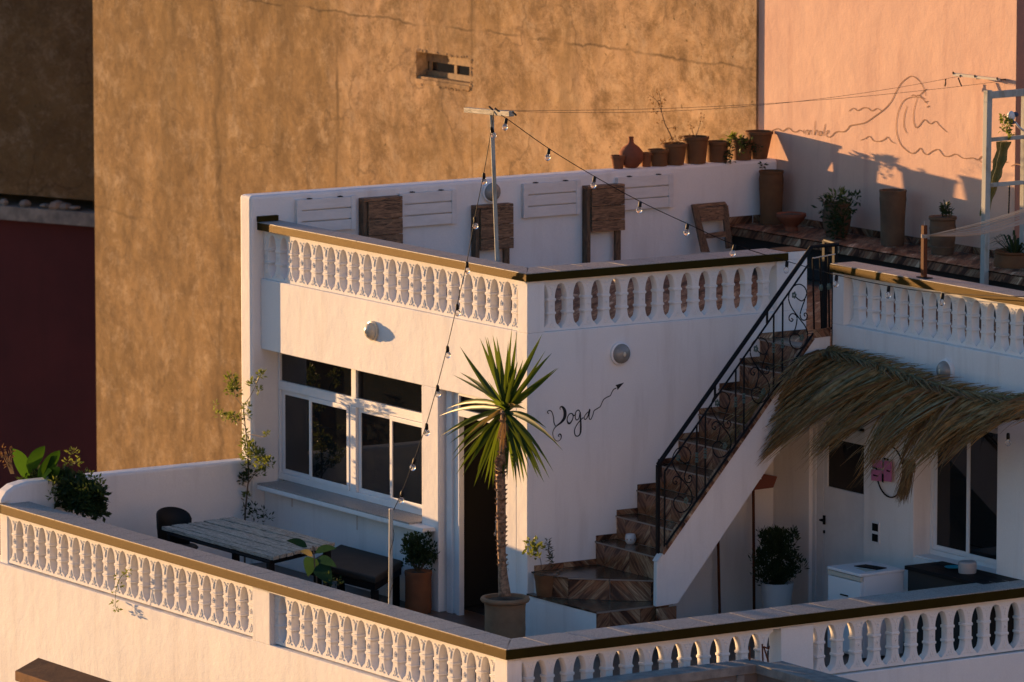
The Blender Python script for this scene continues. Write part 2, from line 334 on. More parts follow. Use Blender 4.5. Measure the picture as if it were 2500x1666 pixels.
fr.box(X1,X1+.05,wy0+.02,wy1-.02,wz0+.0,wz0+.10); fr.box(X1,X1+.05,wy0+.02,wy1-.02,wz1-.12,wz1)
for yy in (wy0+.02,wy0+.16,wy0+.5,wy1-.14): fr.box(X1+.002,X1+.048,yy,yy+.06,wz0+.1,wz1-.12)
wf=part('window',fr,'oldwood',ob,bevel=.004)
part('pane',B().box(X1+.02,X1+.03,wy0+.03,wy1-.03,wz0+.1,wz1-.12),'glass',wf)
b=B(); b.box(XO-.012,XO+.12,wy0-.0,wy1+.0,wz0-.05,wz0-.001); b.box(XO+.02,XO+.128,wy0,wy1,wz0,wz0+.03)
part('sill',b,'ochre',ob)
b=B()  # chipped render lip round the opening
for i in range(60):
    t=rnd.random(); e=rnd.choice('tblr'); s_=rnd.uniform(.008,.022)
    y=wy0+(wy1-wy0)*t; z=wz0+(wz1-wz0)*t
    c={'t':(XO-.002,y,wz1+rnd.uniform(0,.03)),'b':(XO-.002,y,wz0-rnd.uniform(.04,.08)),'l':(XO-.002,wy1+rnd.uniform(0,.03),z),'r':(XO-.002,wy0-rnd.uniform(0,.03),z)}[e]
    b.blob(c,s_*.5,s_*1.6,s_,5,3)
part('chipped_render',b,'ochre',ob,kind='stuff')
pb=thing('pink_building','pink plastered building with a wave mural on its sunlit wall','building',(8,3,-7))
XP=6.65; YE=P('x',XP,2479,300).y
b=B(); b.box(XP,14,YE,YO0-.002,-7,ZB); part('wall',b,'pink',pb)
part('side_wall',B().box(XP+.003,13.9,YE-.012,YE-.0005,-7,ZB-.01),'pinkshade',pb,label='pink side wall with its shade put into a darker colour')
# dark building beyond
db=thing('brown_building','shaded brown building with a ledge over a dark red lower wall','building',(8,YF+3,-7))
ang=R_(24); t_=Vector((-math.sin(ang),math.cos(ang),0)); n_=Vector((math.cos(ang),math.sin(ang),0))
p0=Vector((8.6,YF+2.2,0)); d0=P('y',YF+3.5,150,545).z
def slab(b,z0,z1,off,th=1.0): b.prism([p0+n_*off+Vector((0,0,z0)),p0+t_*8+n_*off+Vector((0,0,z0)),p0+t_*8+n_*(off+th)+Vector((0,0,z0)),p0+n_*(off+th)+Vector((0,0,z0))],(0,0,z1-z0))
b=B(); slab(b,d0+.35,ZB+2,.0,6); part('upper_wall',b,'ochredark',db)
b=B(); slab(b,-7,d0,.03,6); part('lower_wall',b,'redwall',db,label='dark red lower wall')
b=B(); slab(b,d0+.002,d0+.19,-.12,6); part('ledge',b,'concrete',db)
b=B()
for i in range(14):
    q=p0+t_*rnd.uniform(.2,5)+Vector((0,0,d0+.19)); b.blob(q+Vector((0,0,.04)),rnd.uniform(.05,.16),.08,rnd.uniform(.03,.09),6,4)
part('rubble',b,'concrete',db,kind='stuff')
# low house added across the street, out of view, for window reflections
nh=thing('reflection_house','low sandy house out of view, added for the window reflections','building',(-16,30,-7))
b=B(); b.box(-24,-9,24,33,-7,-1.2); b.box(-24,-9,24,24.25,-1.2,-.6); part('wall',b,'ochredark',nh)
b=B()
for i in range(4): b.box(-22+i*3.6,-20.8+i*3.6,23.96,24.0,-4.6,-3.2)
part('window',b,'glass',nh)
# unseen houses added behind the viewpoint to bounce warm light
for i,(x0,x1,y1,zt_,mt,lab) in enumerate(((-120,-66,-66,12,'townpink','broad pink house added out of view to bounce light'),(-65.5,-38,-62,15,'townochre','ochre house added out of view to bounce light'),(-37.5,-12,-64,13,'townwhite','cream house added out of view to bounce light'),(-11.5,16,-60,16,'townpink','tall pink house added out of view to bounce light'),(16.5,60,-63,12,'townochre','wide ochre house added out of view to bounce light'))):
    th_=thing('unseen_town_house',lab,'building',((x0+x1)/2,y1-5,-7),'unseen houses added to bounce light')
    part('wall',B().box(x0,x1,y1-12,y1,-7,zt_),mt,th_)
    part('roof',B().box(x0-.2,x1+.2,y1-12.2,y1+.25,zt_+.001,zt_+.35),'townwhite',th_)
    for j in range(int((x1-x0)//4.5)):
        for k in range(3): part('window',B().box(x0+1.5+j*4.5,x0+2.7+j*4.5,y1+.001,y1+.05,-4+k*4.6,-2.3+k*4.6),'rustwood',th_)
# ================================================= MAIN HOUSE
hs=thing('white_house','white plastered house with a flat roof, wide window and open door','house',(3,2.5,0))
b=B()
b.box(0,.22,.2,L-.002,2.275,3.02)                 # beam over window and door
b.box(0,.30,1.64,1.955,0,2.275)                  # pier between
b.box(0,.25,.2,.45,0,2.275)                  # corner pier
b.box(0,3.36,0,.2,0,3.02)                        # stair side wall
b.box(.03,.24,1.955,L-.002,0,.84)
b.box(3.0,6.6,.202,.4,0,2.59)
part('wall',b,'white',hs,bevel=.008)
part('roof_slab',B().box(.222,6.64,.202,L-.002,2.60,2.742),'floor',hs)
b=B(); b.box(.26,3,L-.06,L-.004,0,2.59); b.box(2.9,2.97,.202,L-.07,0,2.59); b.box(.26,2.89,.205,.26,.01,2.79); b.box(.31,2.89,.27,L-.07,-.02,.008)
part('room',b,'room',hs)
# window
wi=thing('tmp','','tmp'); bpy.data.objects.remove(wi)
zt,z0w,ztr0,ztr1=2.275,.90,1.835,1.93
xw=.20
b=B(); yL=L-.01; yR=1.94
b.box(xw,xw+.06,yR,yL,z0w-.02,z0w+.045); b.box(xw,xw+.06,yR,yL,ztr0,ztr1); b.box(xw,xw+.06,yR,yL,zt-.035,zt-.001)
b.box(xw+.002,xw+.058,yL-.035,yL-.001,z0w+.045,zt-.035); b.box(xw-.004,xw+.056,3.545,3.665,z0w+.045,ztr0); b.box(xw+.002,xw+.058,3.549,3.641,ztr1,zt-.035)
b.box(xw+.002,xw+.058,yR+.001,yR+.05,z0w+.045,zt-.035)
wn_=part('window',b,'alu',hs,bevel=.004)
part('pane',B().box(xw+.03,xw+.036,3.645,yL-.03,ztr1,zt-.03),'glass',wn_); part('pane',B().box(xw+.03,xw+.036,yR,3.545,ztr1,zt-.03),'glass',wn_)
def sash(y0,y1,x,z0,z1,wd=.05,par=None,name='sash'):
    b=B(); b.box(x,x+.03,y0,y1,z0,z0+wd); b.box(x,x+.03,y0,y1,z1-wd,z1); b.box(x+.001,x+.029,y0+.0005,y0+wd,z0+wd,z1-wd); b.box(x+.001,x+.029,y1-wd,y1-.0005,z0+wd,z1-wd)
    s_=part(name,b,'alu',par,bevel=.004)
    return s_
def pane(y0,y1,x,z0,z1,par): return part('pane',B().box(x,x+.006,y0,y1,z0,z1),'glass',par)
for (a,c,x) in ((4.42,yL-.04,xw+.025),(3.67,4.47,xw-.012),(2.82,3.54,xw+.025),(yR+.05,2.87,xw-.012)):
    sash(a,c,x,z0w+.046,ztr0-.002,.048,wn_); pane(a+.045,c-.045,x+.012,z0w+.09,ztr0-.04,wn_)
b=B(); b.box(-.15,.03,1.70,4.98,.815,.862); part('sill',b,'white',hs,bevel=.007)
part('sill_top',B().box(-.145,.198,1.97,4.97,.8625,.880),'stone',hs)
b=B()
for yy,h in ((4.55,.14),(3.25,.20),(1.97,.16)): b.box(.0265,.0295,yy-.012,yy+.012,.81-h,.81)
part('rain_streak',b,'stain',hs)
# door recess
b=B(); b.box(.07,.13,1.50,1.60,0,2.255); b.box(.07,.13,1.36,1.42,0,2.255); b.box(.06,.14,.46,1.36,2.03,2.10); b.box(.07,.13,.46,1.36,2.235,2.2745); b.box(.07,.13,.452,.50,0,2.255)
b.box(.10,.14,1.42,1.50,0,2.255); b.box(.10,.14,1.60,1.638,0,2.255)
dr=part('door_frame',b,'alu',hs,bevel=.004)
part('pane',B().box(.09,.096,.5,1.36,2.10,2.235),'glass',dr)
b=B(); b.box(.32,1.02,1.655,1.695,.02,2.02); od=part('door',b,'dark',hs,bevel=.004)  # open leaf coloured near-black to match the unlit doorway
# lettering
def stroke(b,pts,w0,wf,nrm,off=.003,k=7):
    pts=catmull(pts,k); nrm=Vector(nrm); n=len(pts); vs=[]
    for i,p in enumerate(pts):
        t=(pts[min(i+1,n-1)]-pts[max(i-1,0)]); 
        if t.length<1e-9: t=Vector((0,0,1))
        s_=t.normalized().cross(nrm); wv=w0*wf(i/(n-1))
        vs+=[p+nrm*off+s_*wv,p+nrm*off-s_*wv]
    b.add(vs,[(2*i,2*i+2,2*i+3,2*i+1) for i in range(n-1)])
yg=B(); one=lambda t:1
def ys(pts,w,wf=one): stroke(yg,ON('y',0,'S4',*pts),w*1.2,wf,(0,-1,0))
thick=lambda t:.25+1.5*math.sin(PI*min(1,t*1.02))**1.5
ys([(138,558),(126,550),(130,537),(148,532),(165,548),(178,590),(182,635),(194,664)],.0042)
ys([(237,524),(232,512),(240,500),(254,503),(270,525),(276,560),(268,600),(240,635),(205,662),(182,690),(171,725),(180,765),(200,788),(222,790),(240,772),(243,745),(230,732),(218,745),(226,757)],.0085,lambda t:(.35+1.5*math.exp(-((t-.28)/.13)**2)+.35*math.exp(-((t-.85)/.08)**2)))
ys([(345,566),(328,556),(306,570),(293,605),(300,635),(318,640),(338,610),(345,580),(338,560),(352,575),(368,562)],.0045,lambda t:1+.9*math.exp(-((t-.45)/.1)**2))
ys([(402,540),(388,528),(368,545),(362,585),(372,612),(392,600),(402,560),(405,545),(408,600),(410,680),(405,725),(388,748),(366,745),(356,715),(362,680),(385,640),(410,612),(432,590)],.0045,lambda t:1+.9*math.exp(-((t-.53)/.08)**2))
ys([(482,540),(465,550),(445,575),(438,600),(452,606),(472,575),(486,522),(480,570),(482,600),(495,606),(512,570),(522,535),(545,518),(575,498),(590,465),(605,438),(630,420),(660,405),(675,375),(690,352),(712,342)],.0042,lambda t:1+.8*math.exp(-((t-.3)/.05)**2))
a_=ON('y',-.003,'S4',(780,294),(706,316),(718,332),(724,358)); yg.add(a_,[(0,1,2,3)])
part('lettering',yg,'ink',hs,label='black hand painted word Yoga ending in a wavy arrow')
# mural
mu=B()
def ms(pts,w=.010): stroke(mu,ON('x',XP,'S8',*pts),w*.68,lambda t:.55+.5*math.sin(PI*t),(-1,0,0),.004,5)
ms([(520,950),(560,932),(590,925),(620,942),(650,925),(670,922),(695,945),(720,948),(745,935),(770,950)])
for q in ([(775,930),(772,962)],[(785,968),(790,940),(803,938),(805,968),(815,942),(826,940),(828,968)],[(855,868),(848,968),(858,940),(870,942),(872,972)],[(900,945),(885,945),(880,968),(895,972),(903,945),(906,975)],[(928,890),(918,940),(920,978)],[(935,962),(952,950),(948,938),(935,950),(938,978),(955,985),(975,975),(990,958),(1015,946),(1060,946),(1085,930),(1105,905),(1150,895),(1215,880),(1290,830),(1350,785),(1400,730),(1440,650),(1480,590),(1545,548),(1600,580),(1635,640),(1650,690)]): ms(q,.009)
for q in ([(1095,800),(1130,778),(1160,795),(1200,775),(1235,778),(1262,797),(1300,780),(1335,800)],[(1180,1008),(1215,995),(1245,980),(1275,1012),(1320,1015),(1355,1000),(1375,985),(1400,1015),(1430,1032)],[(1655,745),(1630,715),(1600,700),(1540,700),(1490,725),(1455,790),(1437,880),(1440,960),(1470,1040),(1530,1095),(1570,1098),(1610,1065),(1630,1095),(1660,1110),(1700,1085),(1740,1075),(1780,1120),(1820,1122),(1865,1108),(1920,1138),(1990,1135),(2020,1148),(2060,1120),(2035,1135),(2045,1165),(2080,1160)],[(1545,690),(1560,683),(1580,690),(1600,686),(1620,700),(1645,712)],[(1515,760),(1495,830),(1492,910),(1512,960)],[(1590,700),(1565,780),(1560,860),(1575,915),(1600,905),(1640,860),(1680,890),(1720,872),(1750,905),(1800,950)],[(2110,1160),(2150,1165),(2165,1095),(2160,1160),(2180,1140),(2200,1165),(2240,1165)],[(2260,1195),(2300,1180),(2340,1190),(2353,1195)],[(1640,735),(1665,728)],[(1655,772),(1675,760)],[(1600,690),(1640,650),(1655,640)]): ms(q,.0085)
part('mural',mu,'mural',pb,label='brown line drawing of waves with the words inhale and exhale')
# ---- wall lamps
def glamp(name,c,n,label,mats=('alu','frost'),r=.115,group='round wall lamps'):
    t=thing(name,label,'wall lamp',c,group); n=Vector(n); ax='x' if abs(n.x)>.5 else 'y'; sg=-1
    b=B().lathe([(0,0),(r,0),(r,sg*.03),(r*.9,sg*.035),(0,sg*.036)],c,32,ax); part('base',b,mats[0],t,auto=40)
    prof=[(r*.86,sg*.034)]+[(r*.86*math.cos(a)*(1-.07*(i%2)),sg*(.034+.065*math.sin(a))) for i,a in enumerate(np.linspace(.1,PI/2-.01,11))]
    part('globe',B().lathe(prof,c,32,ax),mats[1],t,smooth=True)
    q=Vector(c)+n*.085; part('bulb',B().blob(q,.022,.022,.030,10,7),'lampcream',t,smooth=True); return t
glamp('wall_lamp',(1.085,0,2.745),(0,-1,0),'round ribbed glass lamp on the shaded stair wall above the painted word')
glamp('wall_lamp',(2.87,L,3.76),(0,-1,0),'round glass lamp on the roof parapet behind the pole')
glamp('wall_lamp',(2.96,-2.885,2.77),(-1,0,0),'round glass lamp peeking over the palm frond awning')
glamp('wall_lamp',(0,2.87,2.725),(-1,0,0),'cream round lamp on the sunlit wall above the wide window',('lampcream','lampcream'),.10)
# ---- parapet wall along the back
bw=thing('parapet_wall','white parapet wall behind the roof terrace with clay pots on top','wall',(3,5.24,0))
b=B(); b.box(-.113,6.649,L,5.36,-7,3.895); o=part('wall',b,'white',bw,bevel=.035)
b=B(); b.box(-3.07,-2.8,5.332,6.4,-7,.265); b.prism([(-3.10,L,.9005),(-3.085,L,.95),(-3.03,L,1.02),(-2.94,L,1.075),(-2.80,L,1.103),(-2.6,L,1.105),(-.114,L,1.105),(-.114,L,-7),(-3.02,L,-7),(-3.02,L,.9005)],(0,.205,0)); lw=part('low_wall',b,'white',bw,bevel=.03)
# ================================================= BALUSTRADES
def baluster(pw,name,rel=.0065):
    H=.497; d=.046
    pr=[(0,1.0),(.020,1.0)]+[(.020+.135*u,1.0-.57*math.sin(u*PI/2)**.72) for u in (.08,.2,.35,.5,.68,.85,1.0)]+[(.160,.47),(.165,.55),(.181,.55),(.186,.47),(.190,.43),(.24,.425),(.289,.43),(.293,.50),(.298,.55),(.314,.55),(.319,.50)]+[(.466-.143*u,1.0-.57*math.sin(u*PI/2)**.72) for u in (1.0,.85,.68,.5,.35,.2,.08)]+[(.468,1.0),(H,1.0)]
    b=B(); vs=[]
    for z,wf in pr:
        hw=pw*wf/2-.0006; ring=.155<z<.19 or .29<z<.316; dd=d+(.005 if wf==.55 else 0); c=hw*.22 if .05<z<.46 else 0
        c=min(c,.02)
        vs+=[(-hw+c,-dd,z),(hw-c,-dd,z),(hw,-dd+c*1.3,z),(hw,dd-c*1.3,z),(hw-c,dd,z),(-hw+c,dd,z),(-hw,dd-c*1.3,z),(-hw,-dd+c*1.3,z)]
    n=8; m=len(pr)
    fs=[(i*n+k,i*n+(k+1)%n,(i+1)*n+(k+1)%n,(i+1)*n+k) for i in range(m-1) for k in range(n)]+[tuple(range(n))[::-1],tuple(range((m-1)*n,m*n))]
    b.add(vs,fs)
    y=-d-.001   # cast relief: leaf, flower, leaf
    for (cx,cz,rx,rz) in ((.006,.392,.015,.020),(.014,.418,.013,.016),(-.010,.425,.012,.016),(.002,.366,.009,.016),(-.030,.446,.014,.007),(.034,.446,.014,.007),
                          (.004,.098,.011,.024),(-.012,.072,.012,.020),(.016,.070,.012,.022),(-.034,.040,.016,.010),(.036,.038,.016,.010),(.0,.045,.014,.012)):
        b.blob((cx,y,cz),rx,rel,rz,6,4)
    for k in range(5): b.blob((.017*math.cos(2*PI*k/5+.3),y,.240+.019*math.sin(2*PI*k/5+.3)),.010,rel*.8,.011,5,3)
    b.blob((0,y,.24),.008,.014,.008,5,3)
    return b.mesh(name,'whitebal',True,38)
bm1=baluster(.2385,'baluster_a'); bm2=baluster(.2145,'baluster_b',.005); bm3=baluster(.23,'baluster_c',.005)
def tiles(poly_fn,n,parent,z0,z1,name='coping_tile',mat='stone',g=.0025):
    for i in range(n):
        part(name,B().flatpoly(poly_fn(i/n,(i+1)/n,g),z0,z1),mat,parent)
def coping_run(par,a,bb,wd,z0,z1,axis,mitA=0,mitB=0,n=10):
    """painted slab and stone tiles; outer edge runs a->bb, slab lies to the left of it by wd; mitres shift the inner ends"""
    a=Vector(a); bb=Vector(bb); d=(bb-a); Ln=d.length; d.normalize(); nrm=Vector((-d.y,d.x))
    part('coping',B().flatpoly([a,bb,bb+nrm*wd-d*mitB,a+nrm*wd+d*mitA],z0,z1-.008),'cope',par,bevel=.004)
    for i in range(n):
        s0,s1=Ln*i/n,Ln*(i+1)/n; g=.0045; i0=mitA if i==0 else s0; i1=Ln-mitB if i==n-1 else s1
        e=.004
        poly=[a+d*(s0+g)+nrm*e,a+d*(s1-g)+nrm*e,a+d*(i1-g)+nrm*(wd-e),a+d*(i0+g)+nrm*(wd-e)]
        part('coping_tile',B().flatpoly(poly,z1-.0075,z1+rnd.uniform(-.0006,.0006)),'stone',par)
# roof balustrade: sunlit run x=0 and shaded run y=0
rb=thing('balustrade','white balustrade along the roof edge of the main house under green coping','balustrade',(0,0,3.02))
ZC=3.62; W1=.33
coping_run(rb,(-.04,L-.003),(-.04,-.04),.28,3.535,ZC,'y',0,.40,13)
coping_run(rb,(-.04,-.04),(3.105,-.04),.40,3.535,ZC,'x',.28,0,8)
part('pier',B().box(0,.2,0,.172,3.0205,3.534),'white',rb,bevel=.006); part('pier',B().box(2.99,3.365,.0,.26,3.0205,3.534).box(3.1055,3.365,0,.29,3.534,3.617),'white',rb,bevel=.006)
part('pier_cap',B().box(3.11,3.37,-.004,.295,3.618,3.628),'terra',rb)
for k in range(21): link('baluster',bm1,rb,(.082,.293+.2385*k-.0,3.022),(0,0,-PI/2))
for k in range(13): link('baluster',bm2,rb,(.2+.2145*(k+.5),.082,3.022))
part('rail_bed',B().box(.021,.13,.172,L-.002,3.5195,3.5345).box(.2,2.99,.021,.13,3.5195,3.5345),'white',rb)
part('roof_front_edge',B().box(.02,.22,.2,.2,3,3),'white',rb) if False else None
part('coping_end',B().box(-.045,.20,L-.045,L-.003,3.621,3.68),'cope',rb,bevel=.004)
# lower terrace balustrade
lb=thing('balustrade','long white balustrade round the lower terrace with green coping','balustrade',(-3.07,-4.38,.27))
W2=.40; XA=-3.07; YB=-4.38; XE=6.0
coping_run(lb,(XA-.04,L-.003),(XA-.04,YB-.04),.33,.802,.90,'y',0,.43,25)
part('coping',B().box(XA-.04,XA+.28,L,6.4,.802,.892),'cope',lb,bevel=.004); part('coping_tile',B().box(XA-.036,XA+.28,L+.002,6.4,.8925,.8995),'stone',lb)
coping_run(lb,(XA-.04,YB-.04),(XE,YB-.04),.43,.802,.90,'x',.33,0,20)
part('pier',B().box(XA,-2.915,YB,YB+.215,.268,.79),'white',lb,bevel=.006); part('pier',B().box(XA,XA+.2,-.204,.12,.268,.79),'white',lb,bevel=.006); part('pier',B().box(-.058,.311,YB,YB+.2,.268,.79),'white',lb,bevel=.006); b=B()
b.box(XA,XA+.22,YB+.001,L-.003,.7905,.8015); b.box(XA+.22,XE,YB,YB+.22,.7905,.8015)
b.box(XA+.2005,-2.915,YB+.001,YB+.2,.79-.001,.7904)
b.box(XA,XA+.05,YB+.216,L-.003,.780,.7902); b.box(XA+.06,XE,YB,YB+.05,.780,.7902)
part('frieze',b,'white',lb,bevel=.003)
XBm=XA+.045+.055
for k in range(17):
    y=-4.054+.2385*k; link('baluster',bm1,lb,(XBm,y,.283),(0,0,-PI/2))
for k in range(21): link('baluster',bm1,lb,(XBm,.241+.2385*k,.283),(0,0,-PI/2))
for k in range(13): 
    x=-2.915+.11+.2145*k
    if x<-.09: link('baluster',bm2,lb,(x,YB+.08,.283))
for k in range(26): link('baluster',bm2,lb,(.311+.11+.2145*k,YB+.08,.283))
tw=thing('terrace_wall','plain white outer wall below the lower terrace balustrade','wall',(-3,-4.3,-7))
b=B(); b.box(XA,XA+.25,YB,5.3315,-7,.2678); b.box(XA+.25,XE,YB,YB+.25,-7,.2678); part('wall',b,'white',tw,bevel=.008)
b=B(); b.box(XA+.25,XE,YB+.25,L-.003,-.2,-.0); part('terrace_floor',b,'floor',tw)
# ================================================= STAIRS
st=thing('staircase','outdoor staircase with brown veined tiles climbing to the roof terrace','staircase',(.8,-.6,0))
def tilequad(name,q,par,mir,mat='tile',th=.012,s=2.6,inset=.0028,u0=None):
    """q: four corners (ll, lr, ur, ul) of the visible face; a thin tile is built behind it"""
    q=[Vector(p) for p in q]; n=(q[1]-q[0]).cross(q[3]-q[0]).normalized()
    c=sum(q,Vector())/4; q=[p+(c-p).normalized()*inset for p in q]
    ex=(q[1]-q[0]).normalized(); ey=n.cross(ex); uo=rnd.random()*9 if u0 is None else u0
    def uvp(p): 
        d=p-q[0]; u=d.dot(ex); v=d.dot(ey); return ((u if not mir else -u)*1.0*s*.38+uo,v*s*.38)
    vs=q+[p-n*th for p in q]
    fs=[(0,1,2,3),(7,6,5,4),(0,4,5,1),(1,5,6,2),(2,6,7,3),(3,7,4,0)]
    b=B().add(vs,fs,[[uvp(vs[i]) for i in f] for f in fs]); return part(name,b,mat,par)
TR=[.44,.655]+[.655+.2345*k for k in range(1,11)]   # tread heights
XR=[None,None]+[.81+.247*k for k in range(0,10)]       # riser x of treads 2..
def yS(x): return -1.3+(x-.65)*.3/2.05
conc=B()
# tread 1 : landing block, white left side
conc.flatpoly([(0.012,-.002),(0.012,-.91),(.0,-.92)],0,.1)
T1=[(0,-.001),(0,-.90),(-.06,-1.18),(.70,-1.18),(.88,-1.31),(.88,-.3),(.4,-.001)]
st1=B().flatpoly([(0,-.001),(0,-.93),(.012,-1.2),(.86,-1.2),(.9,-.001)],0,.425); part('landing_block',st1,'white',st)
T1=[(-.012,-.001),(-.012,-.93),(.0,-1.215),(.9,-1.215),(.9,-.001)]
def toppoly(name,poly,z,par,mat='treadtile',th=.016,rot=0,s=1.0):
    c=sum((Vector(p) for p in poly),Vector((0,0)))/len(poly)
    vs=[Vector((p[0],p[1],z)) for p in poly]+[Vector((p[0],p[1],z-th)) for p in poly]; n=len(poly)
    uo=rnd.random()*9
    f=[tuple(range(n)),tuple(range(n,2*n))[::-1]]+[(i,n+i,n+(i+1)%n,(i+1)%n) for i in range(n)]
    uv=[[(vs[j].x*s+uo,vs[j].y*s) for j in ff] for ff in f]
    return part(name,B().add(vs,f,uv),mat,par)
# orientation of polygons is normalised by recalculation later
toppoly('tread_tile',[(-.012,-.001),(-.012,-.58),(.45,-.58),(.45,-.001)],.44,st); toppoly('tread_tile',[(-.012,-.583),(.0,-1.215),(.45,-1.215),(.45,-.583)],.44,st)
toppoly('tread_tile',[(.453,-.001),(.453,-1.215),(.9,-1.215),(.9,-.001)],.44,st)
# front risers (face -Y) of first step, in chevron tiles
for i,(xa,xb) in enumerate(((.012,.17),(.17,.52),(.52,.86))):
    tilequad('riser_tile',[(xa,-1.213,.005),(xb,-1.213,.005),(xb,-1.213,.422),(xa,-1.213,.422)],st,i%2,u0=2.0)
# step 2: winder, diagonal riser
A2=Vector((.075,-.01)); C2=Vector((.80,-1.10))
A2=Vector((.06,-.22)); 
blk=[(.06,-.001),(.06,-.25),(.16,-.46),(.78,-1.04),(.9,-1.06),(.9,-.001)]
part('step_block',B().flatpoly([(.07,-.001),(.07,-.25),(.17,-.45),(.78,-1.02),(.9,-1.05),(.9,-.001)],.4405,.64),'white',st)
sg=[(.06,-.001),(.06,-.25),(.17,-.47),(.47,-.755),(.77,-1.035),(.9,-1.06)]
for i in range(5):
    if i==0: continue
    a,c=sg[i],sg[i+1]; tilequad('riser_tile',[(*a,.441),(*c,.441),(*c,.638),(*a,.638)],st,i%2,u0=3.1)
toppoly('tread_tile',[(.045,-.001),(.045,-.26),(.16,-.485),(.45,-.765),(.45,-.001)],.655,st); toppoly('tread_tile',[(.453,-.001),(.453,-.768),(.77,-1.06),(.86,-1.07),(.86,-.001)],.655,st)
prev=.655
for k in range(2,11):
    x=XR[k] if k<12 else 0; z=TR[k]; 
    ya=-.002; yb=yS(x)+.03
    if k==2: yb=-1.06
    x2=x+.247+(-.075 if k==10 else 0)
    part('step_block',B().flatpoly([(x+.013,ya),(x+.013,yb),(x2+.012,yS(x2)+.03),(x2+.012,ya)],prev-.05,z-.0165),'white',st) if k>2 else part('step_block',B().flatpoly([(x+.013,ya),(x+.013,yb),(x2+.012,yb-.02),(x2+.012,ya)],.657,z-.0165),'white',st)
    ym=(ya+yb)/2+ (0.06 if k%2 else -.06)
    # riser tiles face -X, chevron pair
    y1=ya-.15; cuts=[ya,y1-.0,ya-.15-.44,yb]
    for i in range(3):
        tilequad('riser_tile',[(x,cuts[i],prev+.001),(x,cuts[i+1],prev+.001),(x,cuts[i+1],z-.0165),(x,cuts[i],z-.0165)],st,(i+1)%2,u0=5.0+.0*k,s=2.6)
    toppoly('tread_tile',[(x-.014,ya),(x-.014,yb),(x2,yS(x2)+.03),(x2,ya)],z,st,rot=1)
    part('nosing_highlight',B().box(x-.0175,x-.0142,ya-.01,yb,z-.0155,z-.001),'nosing_highlight',st)
    prev=z
part('nosing_highlight',B().prism([(.005,-1.2185,.426),(.9,-1.2185,.426),(.9,-1.2155,.426),(.005,-1.2155,.426)],(0,0,.0125)),'nosing_highlight',st)
part('nosing_highlight',B().prism([(.157,-.4875,.641),(.449,-.7695,.641),(.449,-.7645,.641),(.162,-.4865,.641)],(0,0,.0125)).prism([(.453,-.772,.641),(.77,-1.064,.641),(.77,-1.0605,.641),(.457,-.771,.641)],(0,0,.0125)),'nosing_highlight',st)
# skirting tiles on the wall
for (xa,xb,z0,z1,m) in [(.075,.42,.657,.712,0),(.42,.81,.657,.712,1)]: tilequad('skirting_tile',[(xa,-.013,z0),(xb,-.013,z0),(xb,-.013,z1),(xa,-.013,z1)],st,m)
for k in range(2,11):
    x=XR[k]; z=TR[k]; zn=z+.055
    zp=TR[k-1]
    xn=x+.247 if k<10 else 3.362
    tilequad('skirting_tile',[(x-.002,-.013,zp+.05),(x+.010,-.013,zp+.05),(x+.010,-.013,zn),(x-.002,-.013,zn)],st,0)
    tilequad('skirting_tile',[(x+.0,-.0135,z+.001),(xn,-.0135,z+.001),(xn,-.0135,zn),(x+.0,-.0135,zn)],st,k%2)
# stringer: white raking side with tiled top edge
def yv(x): return yS(x)
top=[(.66,.88),(.72,.945),(2.745,2.90)]; bot=[(2.95,2.90),(2.95,2.42),(.93,.40),(.64,.40)]
poly=[Vector((x,yS(x)+.0,z)) for x,z in [(.65,.44),(.655,.885),(.72,.945),(2.72,2.885),(2.958,2.885),(2.958,2.50),(.93,.44)]]
part('stringer',B().prism(poly,(.010,.07,0)),'white',st,bevel=.004)
sh=B()  # sloping soffit
part('soffit',B().prism([Vector((.95,yS(.95)+.07,.46)),Vector((2.95,yS(2.95)+.07,2.49)),Vector((2.95,yS(2.95)+.07,2.62)),Vector((1.2,yS(1.2)+.07,.93)),Vector((.88,yS(.86)+.07,.46))],(0,.95,0)),'white',st)
for i in range(7):
    x0=.72+2.0*i/7; x1=.72+2.0*(i+1)/7; z0=.945+1.94*i/7; z1=.945+1.94*(i+1)/7
    q=[(x0,yS(x0)-.008,z0),(x1,yS(x1)-.008,z1),(x1,yS(x1)+.085,z1),(x0,yS(x0)+.085,z0)]
    q=[Vector(p)+Vector((0,0,.018)) for p in q]; tilequad('edge_tile',q,st,i%2,'pinktile',.03)
tilequad('edge_tile',[(.652,yS(.65)-.006,.885),(.716,yS(.72)-.006,.95),(.716,yS(.72)+.08,.95),(.652,yS(.65)+.08,.885)],st,0,'potwhite')
tilequad('skirting_tile',[(.64,-1.322,.20),(.90,-1.285,.20),(.90,-1.285,.425),(.64,-1.322,.425)],st,1,u0=1.2)
tilequad('edge_tile',[(2.72,yS(2.72)-.01,2.888),(2.957,yS(2.95)-.01,2.888),(2.957,yS(2.95)-.01,2.975),(2.72,yS(2.72)-.01,2.975)],st,1,'pinktile')

